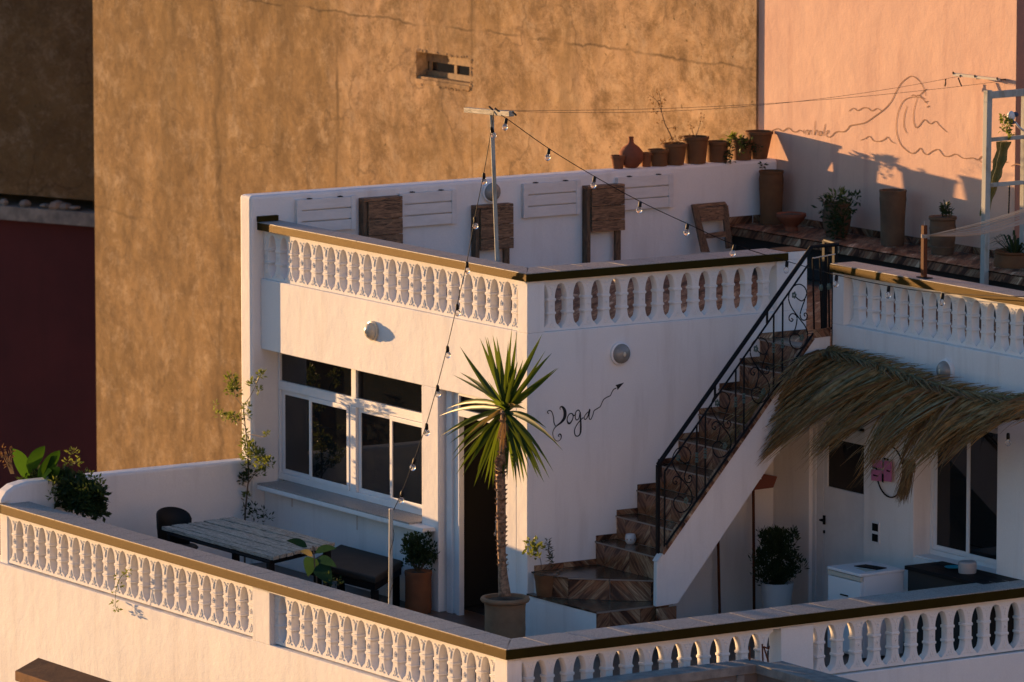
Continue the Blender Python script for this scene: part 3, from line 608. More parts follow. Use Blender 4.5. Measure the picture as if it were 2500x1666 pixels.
# railing
ra=thing('stair_railing','black wrought iron stair railing with scrolls and green patina leaves','railing',(.65,-1.3,.9))
tr=OL('S4',[(1068,992),(1068,992)])[:1]+OL('S2',[(735,113),(900,97)])
e3=tr[-1].copy()
part('handrail',B().tube(tr,.022,8),'black',ra,auto=40)
tr2=OL('S4',[(1125,1050)])+OL('S2',[(715,225)])
part('rail',B().tube(tr2,.010,6),'black',ra)
bl=OL('A',[(205,1035)])+OL('B',[(432,1130),(640,1085)])
part('rail',B().tube(bl,.011,6),'black',ra)
nw=OL('S4',[(1068,1000)]); ft=OL('A',[(172,1095)])
part('newel_post',B().box(nw[0].x-.016,nw[0].x+.016,nw[0].y-.016,nw[0].y+.016,ft[0].z,nw[0].z+.005),'black',ra)
tp=e3; part('newel_post',B().box(tp.x-.02,tp.x+.02,tp.y+.02,tp.y+.06,2.766,tp.z+.012),'black',ra)
part('newel_post',B().box(tp.x+.06,tp.x+.10,tp.y+.30,tp.y+.34,2.766,tp.z+.006),'black',ra)
part('handrail',B().tube([tp,tp+Vector((.03,.12,0)),tp+Vector((.08,.32,0))],.02,8),'black',ra)
part('rail',B().tube(OL('B',[(410,250),(680,200)]),.007,6),'rope',ra,label='upper cross bar with sunlight put into a pale colour')  # sunlight on the iron bar put into a pale material
def railz(line,x): 
    a,c=line[0],line[1]; t=(x-a.x)/(c.x-a.x); return a.z+(c.z-a.z)*t
bars=[.752,1.172,1.285,1.685,1.795,2.19,2.31]
for i,x in enumerate(bars):
    y=yS(x); zb=railz(bl,x); z1=railz(tr2 if x<2.7 else tr,x)
    bo=part('bar',B().tube([(x,y,zb),(x,y,z1)],.009,6),'black',ra)
    if i: 
        zc=zb+.40+(0.03 if i%2 else -.05)
        c=B()
        for dz in (-.045,-.02,.01,.035): c.blob((x,y,zc+dz),.019,.019,.013,7,4)
        part('collar',c,'patina',bo,smooth=True)
for q in ((412,250,430,1125),(500,235,520,1105),(597,225,612,1090)):
    e=OL('B',[(q[0],q[1]),(q[2],q[3])]); bo=part('bar',B().tube(e,.010,6),'black',ra)
    if q[0]>450: part('collar',B().blob((e[0]+e[1])/2+Vector((0,0,.06)),.022,.022,.04,7,4),'patina',bo)
part('foot',B().tube(OL('B',[(468,1120),(468,1200)]),.011,6),'rustwood',ra)
# short links between handrail and second rail
for x in (.70,1.41,2.10):
    part('bar',B().tube([(x,yS(x),railz(tr2,x)),(x,yS(x),railz(tr,x))],.012,6),'black',ra)
SC=[[(195,700),(240,740),(280,760),(320,730),(340,660),(310,590),(250,560),(180,590),(135,660),(125,740),(150,820),(200,900),(260,980),(320,1060),(350,1140),(345,1220),(310,1290),(250,1335),(190,1330),(145,1270),(140,1200),(170,1160),(215,1150),(255,1180)],
    [(320,740),(280,850),(262,930),(285,985),(330,985),(350,940),(330,905),(308,920),(322,945)],[(185,1150),(215,1050),(225,960),(200,920),(160,915),(130,950),(135,990),(160,1005),(178,985),(158,968)]]
for j in range(4):
    dv=Vector((-.512*j,-.512*j*.3/2.05,-.487*j))
    b=B()
    for s_ in SC: b.tube(catmull([p+dv for p in OL('B',s_)],4),.0062,5)
    sc=part('scroll',b,'black',ra,smooth=True)
    b=B()
    for (cx,cy) in ((190,690),(280,1200)):
        c=OL('B',[(cx,cy)])[0]+dv
        for a in range(5): b.blob(c+Vector((.018*math.cos(a*1.25),0,.022*math.sin(a*1.25))),.013,.006,.016,6,4)
    part('leaf',b,'patina',sc)
# ================================================= ANNEX (right wing)
an=thing('annex','white right wing with a door, sliding window and roof terrace above','house',(3,-2.5,0))
X=2.96; b=B(); ye=-.995
yd0,yd1=-1.54,-.62; yw0,yw1=-3.69,-2.36
b.box(X,X+.3,yd1,ye+.4-.002,0,2.88) if False else None
b.box(X,X+.26,yd1,-.002,0,2.745)
b.box(X,X+.26,ye,yd1-.0,2.16,2.885) if False else None
b.box(X,X+.26,yd0,yd1,2.10,2.745)
b.box(X,X+.26,yw1,yd0,0,3.02); b.box(X,X+.26,yd0,ye,2.746,3.02)
b.box(X,X+.26,yw0,yw1,2.32,3.02); b.box(X,X+.26,yw0,yw1,0,.868); b.box(X,X+.26,-4.12,yw0,0,3.02)
b.box(X+.002,6.6,-4.3,-4.12,0,3.02)
part('wall',b,'white',an,bevel=.006)
part('roof_slab',B().box(X+.262,6.64,-4.118,.2,2.60,2.735),'floor',an)
toppoly('landing_tile',[(X-.0,ye),(X+.5,ye),(X+.5,-.003),(X,-.003)],2.764,an,'pinktile',.03)
for i in range(5):
    for j in range(6): toppoly('floor_tile',[(3.47+.48*i,-3.3+.55*j),(3.945+.48*i,-3.3+.55*j),(3.945+.48*i,-2.756+.55*j),(3.47+.48*i,-2.756+.55*j)],2.752,an,'pinktile',.009)
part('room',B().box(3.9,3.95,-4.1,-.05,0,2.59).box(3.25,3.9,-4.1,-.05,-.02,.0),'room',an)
# door leaf
b=B(); b.box(X+.04,X+.10,yd1-.055,yd1-.001,0,2.099); b.box(X+.04,X+.10,yd0+.001,yd0+.03,0,2.099); b.box(X+.04,X+.10,yd0+.03,yd1-.055,2.02,2.099)
df=part('door_frame',b,'alu',an,bevel=.004)
y0,y1=yd0+.035,yd1-.16-.0; 
b=B(); b.box(X+.05,X+.09,yd0+.035,-.80,.01,1.36); b.box(X+.05,X+.09,-.862,-.80,1.36,1.98); b.box(X+.05,X+.09,yd0+.035,yd0+.07,1.36,1.98); b.box(X+.05,X+.09,yd0+.035,-.80,1.87,2.01) if False else None
b.box(X+.05,X+.09,yd0+.07,-.862,1.85,1.98)
d_=part('door',b,'alu',an,bevel=.003); part('pane',B().box(X+.065,X+.072,yd0+.06,-.86,1.35,1.86),'glass',d_)
part('door_panel',B().box(X+.05,X+.09,-.792,-.68,.01,2.01),'alu',df,bevel=.003)
part('handle',B().tube([(X+.045,-.82,1.02),(X-.01,-.82,1.02),(X-.01,-.90,1.015)],.010,6),'black',d_); part('handle_plate',B().box(X+.035,X+.0495,-.835,-.805,.97,1.06),'black',d_); part('keyhole',B().box(X+.035,X+.0495,-.83,-.81,.88,.91),'black',d_)
# sliding window
xw=X+.20; b=B(); b.box(xw,xw+.05,yw0,yw1,.869,.93); b.box(xw,xw+.05,yw0,yw1,2.26,2.319); b.box(xw+.001,xw+.049,yw1-.04,yw1-.001,.93,2.26); b.box(xw+.001,xw+.049,yw0+.001,yw0+.04,.93,2.26)
wn2=part('window',b,'alu',an,bevel=.004)
for a,c,x in ((-3.02,yw1-.04,xw+.012),(yw0+.04,-2.97,xw-.02)):
    sash(a,c,x,.931,2.259,.05,wn2); pane(a+.045,c-.045,x+.012,.97,2.22,wn2)
part('track',B().box(X+.03,xw-.001,yw0,yw1,.8685,.885),'alu',wn2)
# annex balustrade
ab=thing('balustrade','white balustrade on the right wing roof behind the string lights','balustrade',(X,-2.6,3.02))
coping_run(ab,(X-.04,ye+.0),(X-.04,-4.40),.30,3.535,3.62,'y',0,0,9)
part('pier',B().box(X,X+.2,-1.18,ye-.001,3.0205,3.534),'white',ab,bevel=.005)
for k in range(13): link('baluster',bm3,ab,(X+.115,-1.18-.115-.23*k,3.022),(0,0,-PI/2))
part('rail_bed',B().box(X+.02,X+.17,-4.3,-1.18,3.5195,3.5345),'white',ab)
b=B().tube(ON('x',3.02,'H',(392,1075),(400,1060),(405,470)),.022,8)
p_=ON('x',3.02,'H',(395,1068),(405,475))
ps=thing('hammock_post','short rusty iron post on the right coping tied to the hammock','post',p_[0])
part('post',B().box(p_[0].x-.022,p_[0].x+.022,p_[0].y-.022,p_[0].y+.022,3.621,p_[1].z),'rustwood',ps)
part('foot_plate',B().box(p_[0].x-.04,p_[0].x+.04,p_[0].y-.09,p_[0].y+.07,3.6205,3.63),'black',ps)
# ================================================= ROOF TERRACE THINGS
ld=thing('tiled_ledge','low tiled ledge along the pink wall holding clay pots','bench',(6.2,3,3))
XL=5.93; b=B(); b.box(XL+.10,XP-.016,-.6,L-.003,2.75,3.11); part('base',b,'dark',ld)  # near-black block stands in for the shade under the ledge
part('slab',B().box(XL+.015,XP-.016,-.6,L-.003,3.111,3.186),'grout',ld)
n=16
for i in range(n):
    y0=-.6+(L+.597)*i/n; y1=-.6+(L+.597)*(i+1)/n
    tilequad('fascia_tile',[(XL,y1,3.105),(XL,y0,3.105),(XL,y0,3.2),(XL,y1,3.2)],ld,0,'pinktile',s=3.2)
    toppoly('top_tile',[(XL-.0,y0+.002),(XL+.345,y0+.002),(XL+.345,y1-.002),(XL,y1-.002)],3.202,ld,'pinktile',.014,s=1); toppoly('top_tile',[(XL+.35,y0+.002),(XP-.018,y0+.002),(XP-.018,y1-.002),(XL+.35,y1-.002)],3.202,ld,'pinktile',.014,s=1)
    tilequad('skirting_tile',[(XP-.016,y1,3.2025),(XP-.016,y0,3.2025),(XP-.016,y0,3.28),(XP-.016,y1,3.28)],ld,i%2)
b=B()
for i in range(2): tilequad('skirting_tile',[(5.98+.33*i,L-.014,3.2025),(6.31+.33*i-.01,L-.014,3.2025),(6.31+.33*i-.01,L-.014,3.29),(5.98+.33*i,L-.014,3.29)],ld,i)
# roof floor tile pieces
rf=B(); 
ft_=thing('roof_paving','brown tile paving of the roof terrace seen through the balusters','paving',(3,2,3))
for i in range(14):
    for j in range(8):
        x0=.28+.42*i; y0=.3+.6*j
        if x0+.42>5.92 : continue
        toppoly('floor_tile',[(x0,y0),(x0+.416,y0),(x0+.416,y0+.596),(x0,y0+.596)],2.75+rnd.uniform(0,.0008),ft_,'pinktile',.007)
def lathe_pot(name,label,prof,c,mat,cat='pot',n=28,group=None,soil=None,wob=0):
    t=thing(name,label,cat,c,group)
    pf=[]; 
    for i in range(len(prof)-1):
        (r0,h0),(r1,h1)=prof[i],prof[i+1]; k=3 if abs(h1-h0)>.04 else 1
        for j in range(k): pf.append((r0+(r1-r0)*j/k,h0+(h1-h0)*j/k))
    pf.append(prof[-1])
    part('body',B().lathe([(r*(1+wob*math.sin(i*2.1)),h) for i,(r,h) in enumerate(pf)],c,n),mat,t,auto=35)
    if soil: part('soil',B().lathe([(soil[0],soil[1]),(soil[0]*.5,soil[1]+.008),(0.001,soil[1]+.012)],c,n),'soil',t,smooth=True)
    return t
def flower(r0,r1,h,lip=.012,th=.012,lh=.035):   # classic flower pot profile
    return [(0,0),(r0,0),(r1-lip,h-lh),(r1,h-lh+.004),(r1,h),(r1-th,h),(r1-th-.008,h-.06),(0,h-.062)]
PY=5.245; ZW=3.896
def wallpot(i,xc,r0,r1,h,mat,label,kind='flower'):
    pf=flower(r0,r1,h,lip=.008 if r1<.1 else .012)
    return lathe_pot('clay_pot',label,pf,(xc,PY,ZW),mat,soil=(r1-.015,h-.05),group='clay pots along the parapet wall')
wallpot(0,4.597,.055,.082,.145,'terra','smallest terracotta pot at the left end of the parapet row')
lathe_pot('clay_vase','round clay bottle vase with a narrow neck on the parapet','x' and [(0,0),(.055,0),(.075,.01),(.12,.06),(.138,.12),(.13,.175),(.09,.225),(.04,.26),(.028,.28),(.026,.325),(.032,.338),(.022,.338),(.02,.28)],(4.768,PY,ZW),'terrared','vase')
wallpot(2,4.967,.05,.067,.155,'terra','small terracotta pot just right of the round bottle vase')
wallpot(3,5.126,.098,.118,.18,'terrabrown','squat brown pot between the small pot and the twig pot')
pt=wallpot(4,5.34,.105,.145,.235,'terrabrown','wide brown pot with a tall bare twig plant growing in it')
wallpot(5,5.62,.115,.152,.295,'terrabrown','largest straight brown pot with dried stalks, middle of the row')
wallpot(6,5.91,.112,.134,.225,'terrabrown','lower brown pot right of the tallest brown pot')
wallpot(7,6.25,.10,.118,.225,'terrabrown','brown pot with a trailing succulent on the parapet')
wallpot(8,6.475,.09,.158,.305,'terrabrown','flared pot at the right end of the parapet beside the pink wall')
# ---- foliage
def leafs(b,c,n,rad,ll,lw,rg,mi=0,upb=.3,flat_=1.0,shape=None):
    c=Vector(c)
    for i in range(n):
        d=Vector((rg.gauss(0,1),rg.gauss(0,1),rg.gauss(0,1)*flat_)); d.normalize()
        p=c+Vector((d.x*rad[0],d.y*rad[1],d.z*rad[2]))*rg.random()**.45
        dr=(d+Vector((rg.uniform(-.6,.6),rg.uniform(-.6,.6),upb+rg.uniform(-.4,.6)))).normalized(); l_=ll*rg.uniform(.6,1.2)
        s_=dr.cross(Vector((rg.uniform(-1,1),rg.uniform(-1,1),rg.uniform(-1,1)))).normalized()*lw*rg.uniform(.7,1.2)*.5
        m=p+dr*l_*.5; nn=dr.cross(s_).normalized()*lw*.15
        b.add([p,m+s_+nn,p+dr*l_,m-s_+nn,m],[(0,1,4),(1,2,4),(2,3,4),(3,0,4)],mi=mi)
def twig(pts,r0=.006,r1=.002):
    pts=catmull(pts,4); n=len(pts); return pts,[r0+(r1-r0)*i/(n-1) for i in range(n)]
rg=random.Random(3)
def plant(name,label,cat,loc,group=None): return thing(name,label,cat,loc,group)
# twig plant in wall pot
t=plant('twig_plant','tall thin bare twig with sparse red leaves in the wide pot','plant',(5.34,PY,ZW+.19))
w_=ON('y',PY,'R2',(1300,420),(1280,370),(1245,300),(1222,220),(1190,140),(1130,95)); b=B().tube(*twig(w_,.007,.002),5)
w2=ON('y',PY,'R2',(1222,220),(1215,140),(1200,70)); b.tube(*twig(w2,.004,.002),5); w3=ON('y',PY,'R2',(1260,335),(1300,330),(1345,325)); b.tube(*twig(w3,.004,.002),5)
part('stem',b,'stem',t)
b=B()
for q in [(1200,70),(1230,100),(1165,170),(1180,200),(1222,130),(1190,160),(1325,325),(1210,290),(1225,230),(1175,225),(1205,180),(1230,160),(1150,110),(1310,320)]: leafs(b,ON('y',PY,'R2',q)[0],6,(.03,.03,.03),.03,.016,rg)
part('leaves',b,'dryleaf',t)
b=B()
for q in [(1260,430),(1310,420),(1350,415),(1370,425),(1240,440)]: leafs(b,ON('y',PY,'R2',q)[0],22,(.05,.06,.03),.05,.01,rg)
part('dry_foliage',b,'dryleaf',t)
t=plant('dried_plant','dried stalks with small seed heads in the tallest brown pot','plant',(5.62,PY,ZW+.25)); b=B()
for (x,y) in ((1440,330),(1500,300),(1510,250),(1425,300),(1470,360)): b.tube(*twig(ON('y',PY,'R2',(1460,405),((1460+x)/2,(405+y)/2+10),(x,y)),.003,.0015),5)
part('stem',b,'stem',t); b=B()
for (x,y) in ((1440,330),(1500,300),(1510,250),(1425,300),(1430,380),(1390,410),(1400,400),(1520,350)): leafs(b,ON('y',PY,'R2',(x,y))[0],7,(.025,.025,.025),.025,.014,rg)
part('leaves',b,'dryleaf',t)
t=plant('trailing_succulent','succulent with a bright leaf top and strands trailing over its pot','plant',(6.25,PY,ZW+.2))
b=B(); 
for (x,y,k) in ((1700,400,14),(1725,395,14),(1755,400,14),(1770,415,10)): leafs(b,ON('y',PY,'R2',(x,y))[0],k,(.05,.05,.02),.08,.035,rg)
part('leaves',b,'leaf',t); b=B()
for i in range(16): leafs(b,ON('y',PY-.13,'R2',(1705+rg.uniform(-18,18),430+i*9.5))[0],12,(.04,.03,.025),.03,.018,rg,upb=-.3)
for i in range(12): leafs(b,ON('y',PY-.12,'R2',(1800+rg.uniform(-45,60),420+rg.uniform(0,90)))[0],12,(.04,.03,.03),.04,.02,rg)
for i in range(6): leafs(b,ON('y',PY-.15,'R2',(1900+rg.uniform(-30,20),440+rg.uniform(0,80)))[0],8,(.03,.03,.03),.03,.015,rg)
for i in range(3): leafs(b,ON('y',5.08,'R2',(1950,590+i*15))[0],6,(.02,.02,.03),.05,.02,rg,upb=-.5)
part('trailing_leaves',b,'darkleaf',t)
# pots and plants on the ledge
def jar(name,label,c,prof,mat,cat='pot',soil=None,wob=.006): return lathe_pot(name,label,prof,c,mat,cat,32,None,soil,wob)
ZL=3.204
jar('tall_jar','tall brown clay jar in the corner by the white parapet',(6.42,4.93,ZL),[(0,0),(.115,0),(.122,.10),(.124,.25),(.133,.40),(.137,.50),(.128,.555),(.138,.57),(.138,.59),(.118,.59),(.115,.5),(0,.5)],'terrabrown')
jar('clay_bowl','footed red clay bowl with soil, next to the corner jar',(6.22,4.27,ZL),[(0,0),(.075,0),(.07,.05),(.085,.07),(.145,.13),(.165,.165),(.16,.195),(.14,.185),(0,.165)],'terrared','bowl',(.135,.18))
jar('planter_pot','rounded clay pot overflowing with leafy green plants on the ledge',(6.36,3.62,ZL),[(0,0),(.11,0),(.145,.10),(.158,.19),(.15,.28),(.138,.33),(.155,.345),(.155,.365),(.13,.355),(0,.32)],'terragrey',soil=(.128,.345))
jar('tall_jar','tall grey brown clay jar in the middle of the ledge',(6.38,2.63,ZL),[(0,0),(.122,0),(.130,.10),(.131,.25),(.139,.42),(.145,.50),(.142,.56),(.148,.58),(.148,.595),(.125,.595),(.12,.5),(0,.5)],'terragrey')
jar('ribbed_jar','ribbed grey clay jar holding a small conifer shaped plant',(6.37,1.73,ZL),[(0,0),(.115,0),(.13,.08),(.126,.09),(.138,.18),(.133,.19),(.143,.28),(.138,.29),(.135,.36),(.15,.372),(.148,.40),(.12,.40),(0,.36)],'terragrey',soil=(.125,.385))
t=plant('leafy_plant','bushy green plant spilling over the rounded ledge pot','plant',(6.36,3.62,ZL+.4)); b=B()
for (x,y,k) in ((800,1060,20),(830,1010,20),(870,1030,26),(900,1090,30),(880,1140,40),(930,1120,34),(920,1180,40),(960,1010,20),(1010,1000,14),(960,1060,30),(880,1200,30),(910,1230,20),(840,1100,20),(990,1080,14),(1030,1000,10)): leafs(b,ON('x',6.22,'R3',(x,y))[0],k,(.06,.06,.06),.07,.028,rg)
part('leaves',b,'darkleaf',t)
b=B(); leafs(b,(6.36,3.62,ZL+.42),60,(.1,.12,.08),.08,.03,rg); part('leaves',b,'leaf',t)
t=plant('small_conifer','small upright bushy plant in the ribbed jar','plant',(6.37,1.73,ZL+.4)); b=B()
for (x,y,k) in ((1590,1050,16),(1585,1075,22),(1610,1085,20),(1600,1105,20),(1590,1065,14)): leafs(b,ON('x',6.37,'R3',(x,y))[0],k*2,(.035,.035,.035),.05,.016,rg)
b.tube([(6.37,1.73,ZL+.39),(6.37,1.74,ZL+.52)],.008,5); part('leaves',b,'darkleaf',t)
# string of folding tables and white boards on the parapet
YW=L
def board(rect,label):
    (x0,z1),(x1,z0)=rect
    t=thing('slatted_board',label,'board',((x0+x1)/2,YW,z0),'white slatted boards on the parapet wall'); n=3; g=.006; h=(z1-z0-g*2)/3
    for xx in (x0,x1-.06): part('frame_post',B().box(xx,xx+.06,YW-.050,YW-.002,z0,z1),'whitewood',t,bevel=.003)
    for i in range(n): part('slat',B().box(x0+.0605,x1-.0605,YW-.046+.002*(i%2),YW-.02,z0+i*(h+g)+.003,z0+i*(h+g)+h-.003),'whitewood',t,bevel=.003)
    for xx in (x0+.15,x1-.2): part('hinge',B().box(xx,xx+.04,YW-.048,YW-.001,z1+.0005,z1+.008),'black',t)
def cw(r,a,c): 
    p,q=ON('y',YW-.045,r,a,c); return (p.x,p.z),(q.x,q.z)
board(cw('R1',(660,262),(1085,470)),'white slatted board leftmost on the parapet, half hidden by the railing')
board(cw('R1',(1400,215),(1808,430)),'white slatted board between the first folding table and the lamp')
board(cw('R2',(230,735),(640,950)),'white slatted board right of the lamp pole')
board(cw('R2',(905,690),(1305,900)),'white slatted board right of the tall folding table')
def ftable(r,a,c,leg,label,lean=0,open_=False,floor=2.45):
    (x0,z1),(x1,z0)=cw(r,a,c); yf=YW-.12
    t=thing('folding_table',label,'table',((x0+x1)/2,YW-.1,z0-.3),'folding wooden tables on the parapet wall')
    h=z1-z0; 
    if not open_:
        k=3; hh=[.40,.34,.26]; z=z1-.035
        for i in range(k):
            part('plank',B().box(x0+.055,x1+.002*i,yf-.0,yf+.028,z-h*hh[i]+.004,z-.002),'wood',t,bevel=.004); z-=h*hh[i]
        part('top',B().box(x0-.0,x1,yf+.0,YW-.005,z1-.033,z1),'wood',t,bevel=.004)
        part('side_post',B().box(x0,x0+.05,yf+.02,YW-.006,2.752,z1-.034),'woodv',t,bevel=.004)
        part('side_post',B().box(x1-.10,x1-.03,yf+.030,YW-.05,2.752,z1-.05),'woodv',t,bevel=.004)
    return t,(x0,x1,z0,z1,yf)
ftable('R1',(1118,248),(1395,560),.5,'folding wooden table leftmost on the parapet wall')
ftable('R1',(1925,300),(2190,580),.5,'folding wooden table behind the lamp pole')
ftable('R2',(665,748),(930,1040),.6,'tall folding wooden table in the middle of the parapet wall')
# leaning folded chair-like table
t=thing('folding_table','folded wooden trestle leaning on the parapet near the tiled ledge','table',(5.7,5,3),'folding wooden tables on the parapet wall')
def lq(pts,y0=4.86,y1=5.05,th=.03,name='plank',mat='wood'):
    q=[]
    for p in pts:
        zz=(p[1]-865)/370.; q.append(ON('y',y1+(y0-y1)*zz,'R2',p)[0])
    part(name,B().prism(q,(0,.03,0)),mat,t,bevel=.003)
lq([(1440,885),(1475,885),(1570,1225),(1512,1225)],name='side_post',mat='woodv'); lq([(1660,880),(1690,875),(1735,1190),(1690,1200)],name='side_post',mat='woodv')
lq([(1445,882),(1680,862),(1690,885),(1480,908)]); lq([(1482,912),(1700,888),(1712,990),(1512,1005)]); lq([(1520,1095),(1722,1068),(1726,1110),(1528,1128)])
# lamp pole with T bar
pl=thing('lamp_pole','thin grey pole with a wooden cross bar carrying the bulbs and wires','pole',(.45,1.06,3))
pb_=ON('x',.45,'R1',(2100,690))[0]; ptp=ON('x',.45,'S3',(1570,1040))[0]
part('pole',B().tube([(pb_.x,pb_.y,3.0),(pb_.x,pb_.y,pb_.z),ptp],.021,8),'paintwood',pl,auto=40)
c0,c1=ON('x',.45,'S3',(1245,985),(1825,1040)); part('cross_bar',B().prism([c0+Vector((-.03,0,-.025)),c1+Vector((-.03,0,-.025)),c1+Vector((-.03,0,.028)),c0+Vector((-.03,0,.024))],(.06,0,0)),'greywood',pl,bevel=.003)
b=B(); 
for q in ((1560,965),(1635,985),(1860,1035)): 
    c=ON('x',.42,'S3',q)[0]; b.tube([c+Vector((0,.03,.012)),c-Vector((0,.03,.012))],.010,6)
part('clip',b,'black',pl)
# clothes lines to the bracket on the pink wall
for i,(qs,lab) in enumerate((([(1640,990)],'upper thin line from the pole to the pink wall'),([(1660,995)],'lower thin line from the pole sagging to the wall bracket'))):
    a=ON('x',.42,'S3',qs[0])[0]; e=ON('x',6.55,'S8',(1905,545) if i else (2260,575))[0]
    sag=.10 if i else .16
    pts=[a.lerp(e,k/14)-Vector((0,0,sag*4*(k/14)*(1-k/14)*(1.5 if i else .6))) for k in range(15)]
    tag(link('wire',B().tube(pts,.0020,4).mesh('wire','stem')),lab,'wire')
bt=thing('wall_bracket','pale wooden bracket with hooks holding the wires on the pink wall','bracket',ON('x',6.6,'S8',(2000,560))[0])
q=ON('x',6.50,'S8',(1840,525),(2160,565),(2160,580),(1840,545)); part('bar',B().prism(q,(.04,0,0)),'paper',bt)
b=B()
for c in ON('x',6.50,'S8',(1845,525),(2000,548),(2160,565),(1895,548)): b.blob(c,.012,.012,.016,6,4)
b.tube(ON('x',6.52,'S8',(1790,570),(1790,600),(1785,620)),.01,5).tube(ON('x',6.52,'S8',(1880,560),(1895,600),(1905,620)),.008,5)
for c in ON('x',6.52,'S8',(2010,565),(2150,575)): b.tube([c,Vector((XP,c.y,c.z))],.008,5)
part('hook',b,'stem',bt)
# grey rack on the right with cactus
rk=thing('rack','tall open rack of chipped grey painted timber at the right roof edge','rack',(5.9,.3,3))
def rq(*p): return [Vector(v) for v in ON('y',.35,'Q',*p)]
def post(a,c,wx,wy,nm_='post'):
    part(nm_,B().prism([a+Vector((-wx,0,0)),a+Vector((wx,0,0)),c+Vector((wx,0,0)),c+Vector((-wx,0,0))],(0,wy,0)),'paintwood',rk,bevel=.004)
a,c=rq((225,240),(198,1500)); e=c+(c-a)*.8; e.z=3.0; post(a,Vector((c.x+(c.x-a.x)*.3,c.y,3.0)),.032,.07)
a,c=rq((585,240),(560,1500)); post(a,Vector((c.x+.01,c.y,3.0)),.032,.07)
for y_,h_ in ((270,.055),(705,.03),(1140,.03)):
    l0,l1=rq((235,y_),(800,y_-.085*565)); part('rail',B().prism([l0+Vector((.0,.004,-h_/1)),l1+Vector((0,.004,-h_)),l1+Vector((0,.004,h_*.3)),l0+Vector((0,.004,h_*.3))],(0,.05,0)),'paintwood',rk,bevel=.003)
ct=thing('cactus','tall leaning cactus tied inside the grey rack','cactus',rq((240,1440))[0])
cp=[v+Vector((0,.12,0)) for v in rq((232,1450),(290,1240),(340,1080),(385,920),(425,740))]
cpp=catmull(cp,4); n=12; b=B(); vs=[]
m_=len(cpp)
for i,p in enumerate(cpp):
    rr=(.045+.028*i/m_)*(1+.16*math.sin(i*1.7))
    for k in range(n): 
        a=2*PI*k/n; r=rr*(1 if k%2 else .5); vs.append(p+Vector((math.cos(a)*r,math.sin(a)*r,0)))
b.add(vs,[(i*n+k,i*n+(k+1)%n,(i+1)*n+(k+1)%n,(i+1)*n+k) for i in range(m_-1) for k in range(n)]+[tuple(range((m_-1)*n,m_*n))])
part('stem',b,'cactus',ct,smooth=False)
hd=thing('potted_euphorbia','small spiky green plant with a cloth hanging on the rack','plant',rq((380,660))[0]); b=B()
for i in range(12): leafs(b,rq((330+rg.uniform(0,70),490+i*15))[0]+Vector((0,-.03,0)),9,(.03,.03,.02),.05,.03,rg,upb=.1)
part('leaves',b,'leaf',hd)
cl=thing('rag','bundled blue and white rag tied on top of the rack','cloth',rq((440,500))[0])
part('bundle',B().blob(rq((425,490))[0],.045,.04,.06,9,6),'whitewood',cl,smooth=True)
part('knot',B().blob(rq((465,470))[0],.035,.04,.028,8,5).blob(rq((432,545))[0],.045,.04,.022,8,5),flat('navy_cloth',(.03,.05,.09),.8),cl,smooth=True)
part('strap',B().tube(rq((465,545),(500,590),(545,625)),.012,6),'whitewood',cl,smooth=True)
ch=thing('chain','dark chain hanging from the lower rail of the rack','chain',rq((410,1180))[0]); b=B()
for i in range(16): b.blob(rq((410-i*.5,1165+i*16))[0],.011 if i%2 else .006,.006 if i%2 else .011,.020,6,4)
part('links',b,'black',ch)
# right big pot and plant, hammock
JC=P('z',3.37,*Z('H',1570,790)); JC.z=2.753
jar('large_jar','very large brown clay jar at the right edge behind the coping',JC,[(0,0),(.17,0),(.21,.15),(.235,.35),(.23,.50),(.205,.58),(.222,.595),(.222,.615),(.19,.61),(0,.56)],'terrabrown',soil=(.19,.585))
t=plant('grassy_plant','strap leaved grassy plant in the very large jar','plant',JC+Vector((0,0,.58))); b=B()
for i in range(46):
    a=rg.uniform(0,2*PI); r=rg.uniform(.15,.42); h=rg.uniform(.04,.22); p0_=JC+Vector((.05*math.cos(a),.05*math.sin(a),.58))
    p2=p0_+Vector((r*math.cos(a),r*math.sin(a),h*.6)); p1=p0_.lerp(p2,.5)+Vector((0,0,h*.7)); s_=Vector((-math.sin(a),math.cos(a),0))*.011
    b.add([p0_-s_,p0_+s_,p1+s_,p1-s_,p2],[(0,1,2,3),(3,2,4)])
part('leaves',b,'darkleaf',t)
hm=thing('hammock','pale rope hammock end tied to the rusty post, rising to the right','hammock',(3.1,-2.45,4))
h0=ON('x',3.02,'H',(402,610))[0]; b=B()
for i in range(20):
    e=ON('x',3.5+.03*i,'H',(1760,235+i*10))[0]; mid=h0.lerp(e,.5)-Vector((0,0,.03+.002*i)); 
    b.tube(catmull([h0,mid+Vector((0,0,rg.uniform(-.01,.01))),e],5),.0028,4)
part('cords',b,'rope',hm,label='bundle of pale ropes')
b=B()
for i in range(4): c=h0+Vector((0,0,-.014+.009*i)); b.lathe([(.030,-.004),(.035,0),(.030,.004)],c,10)
part('knot',b,'rope',hm)

part('stay',B().tube([p_[0]+Vector((0,0,.5)),h0],.004,4),'rope',hm)
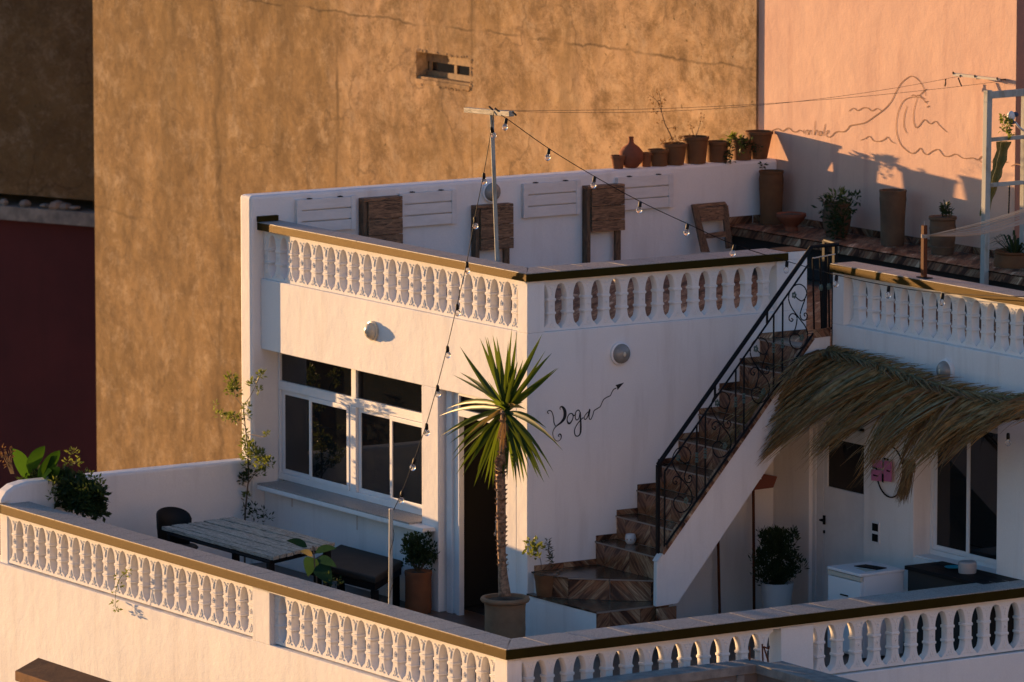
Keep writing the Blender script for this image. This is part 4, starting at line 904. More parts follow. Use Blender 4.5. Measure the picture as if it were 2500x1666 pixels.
# ================================================= STRING LIGHTS
bulbm=B().lathe([(.004,-.04),(.014,-.044),(.026,-.062),(.030,-.078),(.025,-.098),(.012,-.109),(.0005,-.112)],n=14).mesh('bulb','bulb',True)
sockm=B().lathe([(0,.014),(.012,.014),(.017,.002),(.0175,-.040),(.013,-.046),(0,-.046)],n=10).mesh('socket','blackplastic',True,40)
filam=B().tube([(0,0,-.04),(.003,0,-.055),(-.002,0,-.068)],.0015,4).mesh('filament','lampcream')
def lights(label,path,bulbs,tilts,tails=()):
    t=thing('string_lights',label,'string lights',path[0]); cp=catmull(path,6)
    part('cable',B().tube(cp,.0042,5),'black',t,smooth=True)
    for p,ti in zip(bulbs,tilts):
        s_=link('socket',sockm,t,p-Vector((0,0,.012)),(ti[0],ti[1],0)); 
        bb_=link('bulb',bulbm,t,p-Vector((0,0,.012)),(ti[0],ti[1],0))
    return t
# first string: from pole top down to the terrace post
Xs=[.42,.40,.30,.0,-.45,-.9,-1.3,-1.75,-2.1,-2.5,-2.62]
q1=[('S3',(1600,1000)),('S3',(1570,1210)),('R1',(2003,68)),('R1',(1940,385)),('R1',(1882,705)),('R1',(1812,1010)),('R1',(1742,1310)),('R5',(1670,415)),('R5',(1592,690)),('R5',(1507,940)),('R5',(1418,1175)),('R5',(1355,1310))]
Xs=[.42,.38,.30,.12,-.22,-.6,-.95,-1.3,-1.65,-2.0,-2.35,-2.66]
pth=[ON('x',x,r,q)[0] for x,(r,q) in zip(Xs,q1)]
lights('bulb string from the roof pole down to the short terrace post',pth,pth[1:11],[(.25,-.5)]+[(.12,-.15)]*6+[(.1,-.1),(.15,.2),(.1,.1)])
# second string: pole to the right
q2=[('S3',(1700,1065)),('R2',(105,262)),('R2',(412,480)),('R2',(740,680)),('R2',(1068,860)),('R2',(1408,1020)),('R2',(1745,1170)),('B',(105,285)),('S2',(895,292)),('S2',(1228,362)),('S2',(1572,408)),('S2',(2091,432))]
Y2=[1.0,.93,.72,.50,.28,.10,-.10,-.12,None,None,None,None]
pth=[]
for i,(r,q) in enumerate(q2):
    if i<8: pth.append(ON('y',Y2[i],r,q)[0])
    else: pth.append(ON('x',[2.72,2.82,2.85,2.8][i-8],r,q)[0])
lights('bulb string from the roof pole across the stairs to the right wing',pth,pth[1:11],[(-.1,.25)]*5+[(0,.3)]+[(0,.1)]*4)
lp=thing('short_post','short white pole on the terrace coping where the bulb string ends','pole',(-2.78,-1.78,.9))
pa,pc=ON('x',-2.76,'R7',(455,330),(447,985)); part('pole',B().tube([(pa.x,pc.y,.5),(pa.x,pa.y,pa.z)],.019,10),'paintwood',lp,auto=40)
part('cap',B().tube([pa,pa+Vector((0,0,.012))],.022,10),'steel',lp)
wp=[pa+Vector((.0,-.01,.0))+Vector((-.02*math.cos(i*.9),.024*math.sin(i*.9),-.9*i/16)) for i in range(17)]
part('cable',B().tube([pth[0]*0+ON('x',-2.66,'R5',(1355,1310))[0]]+wp,.0035,5),'black',lp,smooth=True)
# ================================================= LOWER TERRACE THINGS
tb=thing('wooden_table','long outdoor table with a weathered grey plank top and dark legs','table',(-1.4,3,0))
A_=Vector((-1.96,3.80)); B_=Vector((-1.04,3.93)); Cc_=Vector((-1.95,1.62)); D_=Vector((-.98,2.02))
n=9
for i in range(n):
    f0,f1=i/n,(i+1)/n; a0=A_.lerp(B_,f0+.010); a1=A_.lerp(B_,f1-.010); c0_=Cc_.lerp(D_,f0+.010); c1_=Cc_.lerp(D_,f1-.010)
    a0=a0+Vector((0,rg.uniform(-.03,.03))); b=B(); m2=8; 
    vs=[];
    for k in range(m2+1):
        u=k/m2; p=a0.lerp(c0_,u); q=a1.lerp(c1_,u); zz=.75+rg.uniform(-.004,.004)+.006*(i%2); vs+=[(p.x,p.y,zz),(q.x,q.y,zz+rg.uniform(-.002,.002)),(q.x,q.y,zz-.035),(p.x,p.y,zz-.035)]
    b.add(vs,[(4*k+j,4*k+(j+1)%4,4*k+4+(j+1)%4,4*k+4+j) for k in range(m2) for j in range(4)]+[(3,2,1,0),(4*m2,4*m2+1,4*m2+2,4*m2+3)])
    part('plank',b,'greywood',tb)
for q in (A_,B_,Cc_,D_):
    q2_=q.lerp((A_+B_+Cc_+D_)/4,.10); part('leg',B().box(q2_.x-.03,q2_.x+.03,q2_.y-.03,q2_.y+.03,0,.67),'black',tb)
ap=[q.lerp((A_+B_+Cc_+D_)/4,.07) for q in (A_,Cc_,D_,B_)]; b=B()
for i in range(4): b.tube([(*ap[i],.685),(*ap[(i+1)%4],.685)],.022,4)
part('apron',b,'black',tb)
cr=thing('plastic_chair','black rounded armchair at the far end of the terrace table','chair',(-1.75,4.35,0))
CX=P('z',.50,428,1318); CX.z=0; vs=[]; n=14
for i in range(n+1):
    a=PI*.02+PI*.96*i/n
    for j,(z,r) in enumerate(((.40,.17),(.52,.19),(.64,.20),(.70,.205))):
        zz=z+(.12*math.sin(PI*i/n)**.6 if j==3 else 0); vs.append(CX+Vector((r*math.cos(a),r*math.sin(a)*.8,zz)))
b=B().add(vs,[(4*i+j,4*i+4+j,4*i+5+j,4*i+1+j) for i in range(n) for j in range(3)]); o=part('backrest',b,'blackplastic',cr,smooth=True); so_=o.modifiers.new('solid','SOLIDIFY'); so_.thickness=.02
part('seat',B().lathe([(0,.40),(.22,.40),(.24,.42),(.22,.44),(0,.43)],CX,18),'cushion',cr,auto=40)
for sx in (-1,1):
    for sy in (-1,1): part('leg',B().tube([CX+Vector((sx*.15,sy*.13,.4)),CX+Vector((sx*.2,sy*.18,0))],.014,6),'black',cr)
be=thing('cushioned_bench','dark cushioned bench under the window beside the table','bench',(-.5,2.2,0))
bp=[Vector((-.20,3.15)),Vector((-.13,2.10)),Vector((-.95,1.35)),Vector((-1.0,1.95))]
bp=[(-.16,3.3),(-.16,2.05),(-.92,1.36),(-.98,2.5)]
part('cushion',B().flatpoly([(-.14,3.3),(-.13,2.10),(-.88,1.42),(-.95,2.6)],.40,.475),'cushion',be,bevel=.02)
part('frame',B().flatpoly([(-.15,3.28),(-.14,2.12),(-.87,1.45),(-.93,2.6)],.33,.398),'black',be)
for q in ((-.19,2.15),(-.84,1.5),(-.2,3.2),(-.9,2.5)): part('leg',B().box(q[0]-.03,q[0]+.03,q[1]-.03,q[1]+.03,0,.33),'black',be)
# potted dwarf shrub
jar('tall_pot','tall cylindrical terracotta pot beside the door pier',(-.17,1.75,0),[(0,0),(.125,0),(.135,.05),(.133,.35),(.14,.40),(.14,.425),(.12,.42),(0,.38)],'terra',soil=(.12,.40))
t=plant('dwarf_shrub','dense dark green dwarf shrub in the tall terracotta pot','shrub',(-.17,1.75,.4)); b=B()
for i in range(110):
    a=rg.uniform(0,2*PI); e=rg.uniform(-.35,1.3); r=rg.uniform(.05,.21); c=Vector((-.17,1.75,.50))+Vector((r*math.cos(a)*math.cos(e)*.9,r*math.sin(a)*math.cos(e)*.9,.05+r*1.25*math.sin(e)))
    leafs(b,c,22,(.04,.04,.04),.04,.02,rg,upb=.8)
part('leaves',b,'darkleaf',t); b=B()
for i in range(9): a=i*.7; b.tube([(-.17,1.75,.40),(-.17+.10*math.cos(a),1.75+.10*math.sin(a),.55)],.008,5)
part('stem',b,'stem',t)
# YUCCA
yc=(-.52,-.40); YB_=thing('yucca','tall yucca with a scaly trunk and spiky green crown before the doorway','tree',(yc[0],yc[1],.5))
jar('yucca_pot','wide grey brown clay pot holding the tall yucca',(yc[0],yc[1],0),[(0,0),(.17,0),(.195,.06),(.20,.20),(.198,.40),(.205,.46),(.235,.475),(.243,.495),(.235,.515),(.20,.515),(.185,.46),(0,.46)],'yuccapot',soil=(.19,.485))
tk=ON('x',yc[0],'R7',(1272,950),(1258,800),(1248,600),(1246,400),(1244,200),(1240,20))+ON('x',yc[0],'Y',(530,1100),(545,720))
tk=catmull(tk,6); n=len(tk); b=B(); m_=n
rs=[.042+.022*max(0,1-i/8) if i<9 else .038+.008*min(1,(i-8)/10) for i in range(n)]; rs=[r if i<n-8 else r*.9 for i,r in enumerate(rs)]
b.tube(tk,rs,12); part('trunk',b,'trunk',YB_,smooth=True)
b=B()
for i in range(330):
    u=rg.random()**.9; k=.20+.8*u; idx=int(k*(n-1)); p=tk[idx]; a=rg.uniform(0,2*PI); r=rs[idx]; o_=Vector((math.cos(a),math.sin(a),0)); tz=Vector((-math.sin(a),math.cos(a),0))*.013
    b.add([p+o_*r*.9-tz,p+o_*r*.9+tz,p+o_*(r+.022)+Vector((0,0,.022+.014*rg.random())),p+o_*r*.9+Vector((0,0,.03))],[(0,1,2),(1,3,2),(3,0,2)])
part('bark_scales',b,'trunk',YB_,kind='stuff')
tips=[(155,170),(325,90),(390,85),(472,75),(575,110),(650,30),(703,275),(850,110),(900,195),(1000,350),(85,408),(150,388),(30,710),(-30,770),(-20,945),(60,1010),(80,1165),(175,1215),(170,1300),(275,1385),(365,1360),(395,1418),(437,1400),(470,1370),(525,1340),(568,1290),(648,1400),(685,1360),(710,1360),(815,1275),(890,1355),(935,1320),(970,1260),(1055,1078),(908,878),(300,1250),(240,1200),(330,1330),(500,1300),(760,1230),(850,1200),(440,300),(620,250)]
cc=ON('x',yc[0],'Y',(556,700))[0]
def blade(b,p0,p2,wd,bow,rg):
    d=p2-p0; ln=d.length; side=d.cross(ray(1230,1000)).normalized(); side=(side+Vector((rg.uniform(-.5,.5),rg.uniform(-.5,.5),0))*.8).normalized(); nn=d.cross(side).normalized()
    n=6; vs=[]
    for k in range(n+1):
        u=k/n; c=p0.lerp(p2,u)+Vector((0,0,bow*4*u*(1-u))); ww=wd*(.55+1.6*u*(1-u)*1.3)*(1-u**3.0)
        vs+=[c-side*ww+nn*ww*.35,c,c+side*ww+nn*ww*.35]
    b.add(vs,[(3*k+j,3*k+j+1,3*k+4+j,3*k+3+j) for k in range(n) for j in range(2)])
rg2=random.Random(11)
tips+=[(x+rg2.uniform(-55,55),y+rg2.uniform(-60,30)) for (x,y) in tips if y>1000 or y<360][:26]
for i,(x,y) in enumerate(tips):
    v=(y-700)/700.; dx=(x-556)/500.
    R0=max(.05,1-(dx*dx+v*v)*.85)**.5*.35; depth=rg2.uniform(-1,1)*R0
    xx=yc[0]+depth*.5-.05*dx; tip=P('x',max(-1.2,min(-.06,xx)),*Z('Y',x,y))
    st_=cc+Vector((rg2.uniform(-.02,.02),rg2.uniform(-.02,.02),rg2.uniform(-.05,.03)-.04*max(0,v)))
    b=B(); blade(b,st_,tip,rg2.uniform(.016,.027),rg2.uniform(.02,.08) if y>650 else -.03+rg2.uniform(0,.06),rg2); part('leaf',b,'yucca',YB_,smooth=True)
b=B()
for (x,y) in ((730,715),(200,960),(660,690),(350,860),(440,690),(600,690)):
    xx=yc[0]-.05; blade(b,cc,P('x',xx,*Z('Y',x,y)),.020,.03,rg2)
part('dead_leaf',b,'yellowleaf',YB_,smooth=True)
b=B()
for i in range(14):
    a=rg2.uniform(0,2*PI); rr_=rg2.uniform(.05,.14); blade(b,cc-Vector((0,0,.03)),cc+Vector((rr_*math.cos(a),rr_*math.sin(a),-rg2.uniform(.25,.5))),.014,.0,rg2)
part('dead_skirt',b,'drybrown',YB_,smooth=True)
# young leaves in the middle
b=B()
for i in range(26):
    a=rg2.uniform(0,2*PI); e=rg2.uniform(.2,1.5); blade(b,cc,cc+Vector((math.cos(a)*math.cos(e),math.sin(a)*math.cos(e),math.sin(e)))*rg2.uniform(.12,.34),.011,0,rg2)
part('heart_leaves',b,'yucca',YB_,smooth=True)
# glass beads on thread hanging from yucca
bd=thing('beaded_charm','thin thread of small rings and beads hanging along the yucca trunk','ornament',ON('x',-.45,'R7',(1205,400))[0]); b=B()
pts=ON('x',-.60,'R7',(1225,190),(1210,210),(1220,300),(1208,410),(1205,480),(1200,510)); b.tube(catmull(pts,4),.0025,4)
for c in ON('x',-.60,'R7',(1200,505),(1208,415),(1215,215)): b.lathe([(.014,-.003),(.017,0),(.014,.003)],c,10,'x')
for c in ON('x',-.30,'R7',(1295,715),(1292,760)): b.lathe([(.014,-.003),(.017,0),(.014,.003)],c,10,'x')
part('rings',b,'rope',bd)
# pot with two plants on the second step
jar('step_pot','brown clay pot with two thin plants on the lowest tiled step',(.12,-.08,.442),[(0,0),(.105,0),(.115,.03),(.122,.14),(.135,.185),(.14,.20),(.125,.20),(0,.18)],'terrabrown',soil=(.12,.185)) if False else jar('step_pot','brown clay pot with two thin plants on the lowest tiled step',(.10,-.20,.442),[(0,0),(.10,0),(.108,.03),(.118,.14),(.128,.185),(.132,.215),(.118,.215),(0,.19)],'terrabrown',soil=(.115,.20))
t=plant('step_plant','pair of thin stemmed seedlings, one yellowish green and one dark','plant',(.1,-.2,.63)); b=B()
yp=-.2; b.tube(*twig(ON('y',yp,'C',(378,690),(370,600),(345,510),(330,440)),.004,.002),5); b.tube(*twig(ON('y',yp,'C',(478,700),(475,600),(460,500),(450,400)),.004,.002),5); part('stem',b,'stem',t)
b=B()
for q in [(225,440),(250,420),(290,400),(320,375),(260,480),(300,500),(330,470),(350,440),(375,460),(270,540),(330,560),(210,490),(240,380),(300,450)]: leafs(b,ON('y',yp,'C',q)[0],6,(.02,.02,.02),.06,.028,rg)
part('leaves',b,'leaf',t); b=B()
for i in range(22): leafs(b,ON('y',yp,'C',(445+i*2.2 if i<9 else 480+rg.uniform(-10,20),375+i*13))[0],5,(.008,.008,.01),.05,.010,rg)
part('dark_leaves',b,'darkleaf',t)
# cup
jar('painted_cup','small round white pot with red painted pattern standing on a stair tread',(1.0,-.33,TR[2]+.002),[(0,0),(.035,0),(.05,.02),(.057,.05),(.05,.08),(.046,.095),(.038,.09),(0,.05)],'potwhite','cup')
b=B()
for i in range(9):
    a=2*PI*i/9; c=Vector((1.0+.056*math.cos(a),-.33+.056*math.sin(a),TR[2]+.05)); b.blob(c,.006,.006,.010,5,3)
cu=[o for o in bpy.data.objects if o.name.startswith('painted_cup')][0]; part('pattern',b,'terrared',cu)
# brooms under stairs
def broomx(x0,y,x1,z1,label,head):
    t=thing('broom',label,'broom',(x0,y,0)); part('handle',B().tube([(x0,y,0),(x1,y+.06,z1)],.015,7),'rustwood',t)
    if head: part('head',B().prism([(x1-.03,y,z1),(x1+.15,y-.08,z1+.02),(x1+.20,y-.08,z1+.13),(x1+.06,y,z1+.16)],(0,.06,0)),'orangehead',t,bevel=.008)
broomx(2.62,-.16,2.645,1.26,'broom with an orange head standing upside down by the stair soffit',True)
broomx(2.20,-.16,2.21,.98,'plain wooden broom stick leaning under the staircase',False)
# white pot with dark shrub
jar('white_planter','tapered white planter under the stairs holding a dark bush',(2.40,-.86,0),[(0,0),(.12,0),(.165,.43),(.17,.45),(.155,.45),(0,.42)],'potwhite',soil=(.15,.43),wob=0)
t=plant('dark_bush','round dark upright bush in the white planter','shrub',(2.4,-.86,.43)); b=B()
for i in range(300):
    a=rg.uniform(0,2*PI); h=rg.uniform(.0,.52); r=rg.uniform(.02,.22)*math.sin(min(1,(h+.12)/.5)*PI*.75)*1.25
    leafs(b,(2.4+r*math.cos(a),-.86+r*math.sin(a),.44+h),15,(.03,.03,.05),.05,.017,rg,upb=.9)
part('leaves',b,'darkleaf',t)
# fridge & counter
fg=thing('mini_fridge','small white fridge with a booklet and paper on top','fridge',(2.3,-2.5,0))
fx,fy1,fy0,fz=2.02,-2.24,-2.78,.85
part('body',B().box(fx+.04,fx+.52,fy0,fy1,.02,fz-.03),'whiteapp',fg,bevel=.008)
part('door',B().box(fx,fx+.038,fy0+.003,fy1-.003,.05,fz-.085),'whiteapp',fg,bevel=.006)
part('top',B().box(fx-.005,fx+.525,fy0-.005,fy1+.005,fz-.029,fz),'whiteapp',fg,bevel=.006); part('trim',B().box(fx-.002,fx+.03,fy0,fy1,fz-.075,fz-.035),'paper',fg)
part('handle',B().box(fx-.012,fx-.001,fy0+.2,fy0+.32,.60,.612),'black',fg)
tag(link('booklet',B().prism([(fx+.2,-2.40,fz+.001),(fx+.34,-2.40,fz+.001),(fx+.40,-2.66,fz+.001),(fx+.26,-2.68,fz+.001)],(0,0,.008)).mesh('booklet','black')),'thin dark booklet lying on the white mini fridge','book')
tag(link('paper_sheet',B().prism([(fx+.15,-2.50,fz+.001),(fx+.20,-2.49,fz+.001),(fx+.24,-2.70,fz+.001),(fx+.12,-2.70,fz+.001)],(0,0,.002)).mesh('paper_sheet','paper')),'cream sheet of paper sticking out by the booklet','paper')
co=thing('counter','dark wooden counter below the right wing window','table',(2.7,-3.4,0))
part('cabinet',B().box(2.52,2.955,-4.1,-2.87,0,.86),'dark',co); 
for i in range(3): part('plank',B().box(2.49+.155*i+.002,2.49+.155*(i+1),-4.1,-2.85,.862,.90),'rustwood' if False else 'black',co,bevel=.003)
bl_=lathe_pot('plate','round turquoise plastic plate on the dark counter',[(0,0),(.06,0),(.085,.012),(.083,.014),(.06,.004),(0,.003)],(2.80,-3.22,.9005),'blue','plate')
tag(link('plastic_tub',B().lathe([(0,0),(.085,0),(.09,.06),(.088,.10),(.08,.11),(0,.115)],n=20).mesh('plastic_tub','plasticclear',True,35),None,(2.76,-3.50,.9005)),'cloudy plastic tub upside down on the dark counter','tub')
# socket, hoop ornament with pink cloth
so2=thing('wall_socket','pair of dark sockets on a plate on the right wing wall','socket',(2.96,-1.75,1.03))
part('plate',B().box(2.948,2.9595,-1.815,-1.69,.92,1.13),'alu',so2,bevel=.003)
part('socket',B().box(2.944,2.947,-1.80,-1.705,1.04,1.115),'black',so2); part('socket',B().box(2.944,2.947,-1.80,-1.705,.935,1.01),'black',so2)
hp=thing('hoop_ornament','black hoop with pink cloth squares hanging by the door','ornament',(2.9,-1.95,1.7))
cen=ON('x',2.93,'S6',(950,355))[0]; R0=.235; b=B(); pts=[cen+Vector((0,R0*.95*math.cos(a),R0*math.sin(a)*1.08)) for a in np.linspace(0,2*PI,33)]; b.tube(pts,.008,6); part('hoop',b,'black',hp,smooth=True)
for (x0,y0,x1,y1,m) in ((800,250,880,320,'pinkplastic'),(790,335,885,430,'pinkplastic'),(895,330,960,435,'pinkplastic'),(900,260,960,330,'pinkplastic'),(895,235,935,255,'black'),(800,312,835,326,'black'),(805,378,845,390,'black'),(880,370,890,440,'black'),(920,340,945,352,'black')):
    q=ON('x',2.90 if m!='black' else 2.888,'S6',(x0,y0),(x1,y0+12),(x1,y1+8),(x0,y1)); part('cloth' if m!='black' else 'trim',B().prism(q,(.008,0,0)),m,hp)
# ---- palm awning
pa_=thing('palm_awning','shaggy awning of dried palm fronds fixed over the right wing door','awning',(2.9,-2.6,2.6))
rg3=random.Random(5)
ridge=[P('x',x,*Z('S2',*q)) for x,q in ((2.90,(800,780)),(2.80,(950,815)),(2.68,(1150,870)),(2.60,(1350,940)),(2.52,(1550,1010)),(2.50,(1800,1065)),(2.48,(2091,1100)),(2.47,(2330,1130)))]
rc=catmull(ridge,8)
def blade2(b,p0,p1,p2,wd,rg):
    mi=rg.choice((0,0,0,1,1,2,3)); n=5; vs=[]; s0=(p2-p0).cross(Vector((rg.uniform(-1,1),rg.uniform(-1,1),rg.uniform(-.5,1)))).normalized()
    for k in range(n+1):
        u=k/n; c=p0*(1-u)**2+p1*2*u*(1-u)+p2*u*u; ww=wd*(1-u**2)*.5+.0008
        vs+=[c-s0*ww,c+s0*ww]
    b.add(vs,[(2*k,2*k+1,2*k+3,2*k+2) for k in range(n)],mi=mi)
tipline=[(0,(140,1430)),(.07,(330,1530)),(.18,(520,1400)),(.25,(680,1500)),(.36,(760,1480)),(.46,(900,1300)),(.5,(1040,1560)),(.60,(1270,1560)),(.68,(1400,1470)),(.76,(1530,1490)),(.86,(1700,1330)),(.94,(1950,1230)),(1.0,(2250,1220))]
def tipat(u):
    for i in range(len(tipline)-1):
        a,c=tipline[i],tipline[i+1]
        if a[0]<=u<=c[0]:
            t=(u-a[0])/(c[0]-a[0]); return a[1][0]+(c[1][0]-a[1][0])*t,a[1][1]+(c[1][1]-a[1][1])*t
    return tipline[-1][1]
CL=[(.02,.14,(300,1270),1.0),(.06,.22,(105,1450),1.5),(.03,.18,(150,1420),1.4),(.10,.26,(240,1400),.9),(.14,.32,(335,1540),1.2),(.20,.38,(440,1410),.9),(.26,.44,(560,1330),.8),(.32,.50,(690,1510),1.1),(.36,.54,(740,1480),.9),(.40,.60,(850,1350),.8),(.46,.66,(1035,1600),1.1),(.50,.70,(1090,1430),.8),(.58,.80,(1270,1610),1.1),(.64,.84,(1370,1500),.8),(.72,.92,(1520,1530),1.0),(.70,.92,(1480,1360),.8),(.80,.97,(1640,1350),.8),(.86,1.0,(1800,1290),.8),(.92,1.0,(1960,1240),.7),(.0,.07,(560,1000),.5),(.0,.1,(450,1100),.6)]
for (ua,ub,tp_,dn) in CL:
    b=B(); um=(ua+ub)/2; xt=1.95+.3*um+rg3.uniform(-.12,.12)
    for i in range(int(74*dn)):
        u=min(.999,max(0,rg3.uniform(ua,ub))); p0_=rc[int(u*(len(rc)-1))]+Vector((rg3.uniform(-.04,.05),rg3.uniform(-.04,.04),rg3.uniform(-.03,.03)))
        sh=rg3.uniform(.35 if dn<1.15 else .7,1.0)**.5; k=(u-ua)/(ub-ua)-.5
        tw_=P('x',xt+rg3.uniform(-.05,.05),*Z('S2',tp_[0]+k*70+rg3.gauss(0,16),tp_[1]-abs(k)*60+rg3.gauss(0,18)))
        tipw=p0_.lerp(tw_,sh); mid=p0_.lerp(tipw,.5)+Vector((-.05+rg3.uniform(-.06,.05),rg3.uniform(-.08,.08),rg3.uniform(.0,.17)))
        blade2(b,p0_,mid,tipw,rg3.uniform(.014,.034),rg3)
    for i in range(16):   # stray leaflets
        u=min(.999,max(0,rg3.uniform(ua,ub))); p0_=rc[int(u*(len(rc)-1))]; tw_=P('x',xt,*Z('S2',tp_[0]+rg3.uniform(-120,90),tp_[1]+rg3.uniform(-160,40)))
        blade2(b,p0_.lerp(tw_,.45),p0_.lerp(tw_,.7)+Vector((0,0,rg3.uniform(0,.06))),tw_+Vector((0,rg3.uniform(-.1,.1),-.05)),.006,rg3)
    for i in range(26):
        u=min(.999,rg3.uniform(ua,ub)); p0_=rc[int(u*(len(rc)-1))]; tipw=p0_+Vector((rg3.uniform(.0,.25),-rg3.uniform(.05,.32),rg3.uniform(.0,.09))); tipw.x=min(tipw.x,2.95)
        blade2(b,p0_+Vector((0,0,.01)),p0_.lerp(tipw,.5)+Vector((0,0,.03)),tipw,.010,rg3)
    for i in range(34):
        u=min(.999,rg3.uniform(ua,ub)); i0=int(u*(len(rc)-1)); i1=min(len(rc)-1,i0+rg3.randint(3,8)); o_=Vector((rg3.uniform(-.20,.06),0,rg3.uniform(.0,.035)))
        blade2(b,rc[i0]+Vector((0,0,.02)),rc[(i0+i1)//2]+o_*.6+Vector((0,0,.03)),rc[i1]+o_-Vector((0,0,.04)),.012,rg3)
    k_=rg3.randint(0,2); part('frond',b,(['thatch','thatch2','thatch3']*2)[k_:k_+3]+['thatchdark'],pa_)
part('rib',B().tube(rc,.014,6),'thatch',pa_,smooth=True)
for q in ((905,765),(1045,800),(1240,850),(1505,925)):
    a=ON('x',2.95,'S2',q)[0]; part('rib_end',B().tube([a,a+Vector((-.05,.1,-.07))],.012,6),'rustwood',pa_)
g0,g1=ON('x',2.30,'S2',(1560,1290),(2150,1190)); part('support_pole',B().tube([g0,g1],.016,6),'black',pa_)
b=B()
for i in range(260):
    u=rg3.random(); a=ON('x',2.35,'S6',(1100+rg3.uniform(-40,70),300+rg3.uniform(-60,40)))[0]; c=ON('x',2.3,'S6',(1030+rg3.gauss(0,28)+40*u,580+rg3.gauss(0,30)))[0]; blade2(b,a,a.lerp(c,.5)+Vector((0,0,.01)),c,.008,rg3)
part('hanging_brush',b,['thatchdark','thatch3','thatchdark','thatch3'],pa_)
sb=thing('hanging_bulb','small bulb hanging at the right end under the palm awning','bulb',ON('x',2.7,'S2',(1990,1330))[0])
q=ON('x',2.7,'S2',(1990,1310))[0]; link('socket',sockm,sb,q); link('glass',bulbm,sb,q)
# ================================================= PLANTS AT LEFT
t=plant('climbing_shrub','thin stemmed shrub with sparse leaf tufts in the corner by the window','shrub',(-.25,5.0,0)); XK=-.25
b=B(); main=ON('x',XK,'K',(380,1560),(385,1420),(395,1300),(408,1150),(420,1050),(415,900),(405,700),(390,580),(372,400),(370,340)); main[0].z=0
b.tube(*twig(main,.012,.005),6)
for q in ([(390,560),(360,525),(310,515),(250,490),(130,430)],[(370,370),(320,310),(290,260),(260,100)],[(372,345),(420,290),(470,200),(535,60)],[(395,635),(460,635),(570,655),(600,620)],[(415,1100),(470,1020),(540,960),(610,880)],[(405,1060),(360,1060),(310,1010)],[(375,1260),(320,1220),(260,1160)]): b.tube(*twig(ON('x',XK,'K',*q),.005,.002),5)
part('stem',b,'stem',t); b=B()
for q,k,s_ in [((250,90),26,.05),((270,150),26,.05),((240,210),30,.05),((300,230),22,.05),((290,170),20,.05),((535,60),18,.035),((470,140),22,.045),((510,200),12,.03),((100,345),8,.03),((140,440),14,.035),((205,460),18,.035),((265,460),24,.04),((300,490),12,.03),((345,460),12,.03),((410,440),12,.03),((405,360),12,.03),((380,610),12,.03),((600,630),9,.025),((400,720),44,.06),((450,780),44,.07),((400,840),40,.06),((480,830),40,.06),((530,830),26,.05),((560,900),40,.06),((620,890),26,.05),((520,940),22,.05),((540,990),18,.04),((400,1210),14,.03),((400,930),14,.03)]:
    leafs(b,ON('x',XK,'K',q)[0],int(k*1.9),(s_*1.0,s_*1.0,s_),.05,.019,rg,upb=.5)
part('leaves',b,'leaf',t); b=B()
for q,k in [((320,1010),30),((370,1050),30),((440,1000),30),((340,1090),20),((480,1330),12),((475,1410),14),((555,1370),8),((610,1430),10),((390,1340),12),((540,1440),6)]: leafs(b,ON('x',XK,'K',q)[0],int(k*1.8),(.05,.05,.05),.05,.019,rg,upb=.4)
part('shaded_leaves',b,'darkleaf',t)  # shade low on the shrub put into a darker leaf colour
# planter bushes bottom left
t=plant('broad_leaf_plant','plant with upright broad glossy leaves above the left coping corner','plant',(-2.5,4.7,0)); XQ=-2.50
def bleaf(b,p0,p2,wd,side,bow=.03):
    d=p2-p0; s0=side.normalized(); n=7; vs=[]
    for k in range(n+1):
        u=k/n; c=p0.lerp(p2,u)+Vector((0,0,bow*4*u*(1-u))); ww=wd*math.sin(PI*(.06+.94*u)**.8)**.8 if 0<u<1 else .002
        vs+=[c-s0*ww+Vector((0,0,ww*.25)),c,c+s0*ww+Vector((0,0,ww*.25))]
    b.add(vs,[(3*k+j,3*k+j+1,3*k+4+j,3*k+3+j) for k in range(n) for j in range(2)])
for (a,c,wd) in (((360,640),(165,240),.075),((370,560),(570,205),.070),((560,620),(765,260),.07),((480,660),(740,330),.06),((420,720),(560,690),.03),((500,700),(660,520),.06),((640,700),(770,480),.05),((350,560),(300,690),.02),((640,700),(700,430),.035)):
    p0_=ON('x',XQ,'S5',a)[0]; p2=ON('x',XQ-.1,'S5',c)[0]; b=B(); bleaf(b,p0_,p2,wd,(p2-p0_).cross(ray(100,1150))+Vector((rg.uniform(-.2,.2),0,0))); part('leaf',b,'bigleaf',t,smooth=True)
b=B().tube(ON('x',XQ,'S5',(420,900),(380,640)),.02,6); part('stem',b,'stem',t)
t=plant('terrace_bush','dark mixed bush behind the left end of the terrace coping','bush',(-2.4,4.2,0)); b=B()
for i in range(260):
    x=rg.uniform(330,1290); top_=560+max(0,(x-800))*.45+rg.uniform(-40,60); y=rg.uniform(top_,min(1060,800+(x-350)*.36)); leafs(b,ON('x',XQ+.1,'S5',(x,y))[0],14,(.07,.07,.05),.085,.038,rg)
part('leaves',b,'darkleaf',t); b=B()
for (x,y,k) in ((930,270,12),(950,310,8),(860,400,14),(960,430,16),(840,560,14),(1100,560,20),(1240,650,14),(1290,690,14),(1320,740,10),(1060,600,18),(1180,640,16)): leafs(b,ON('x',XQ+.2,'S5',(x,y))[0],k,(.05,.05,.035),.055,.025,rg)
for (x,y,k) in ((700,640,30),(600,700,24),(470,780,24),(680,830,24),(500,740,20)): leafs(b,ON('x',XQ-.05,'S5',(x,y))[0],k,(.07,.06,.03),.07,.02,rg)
part('outer_leaves',b,'leaf',t); b=B()
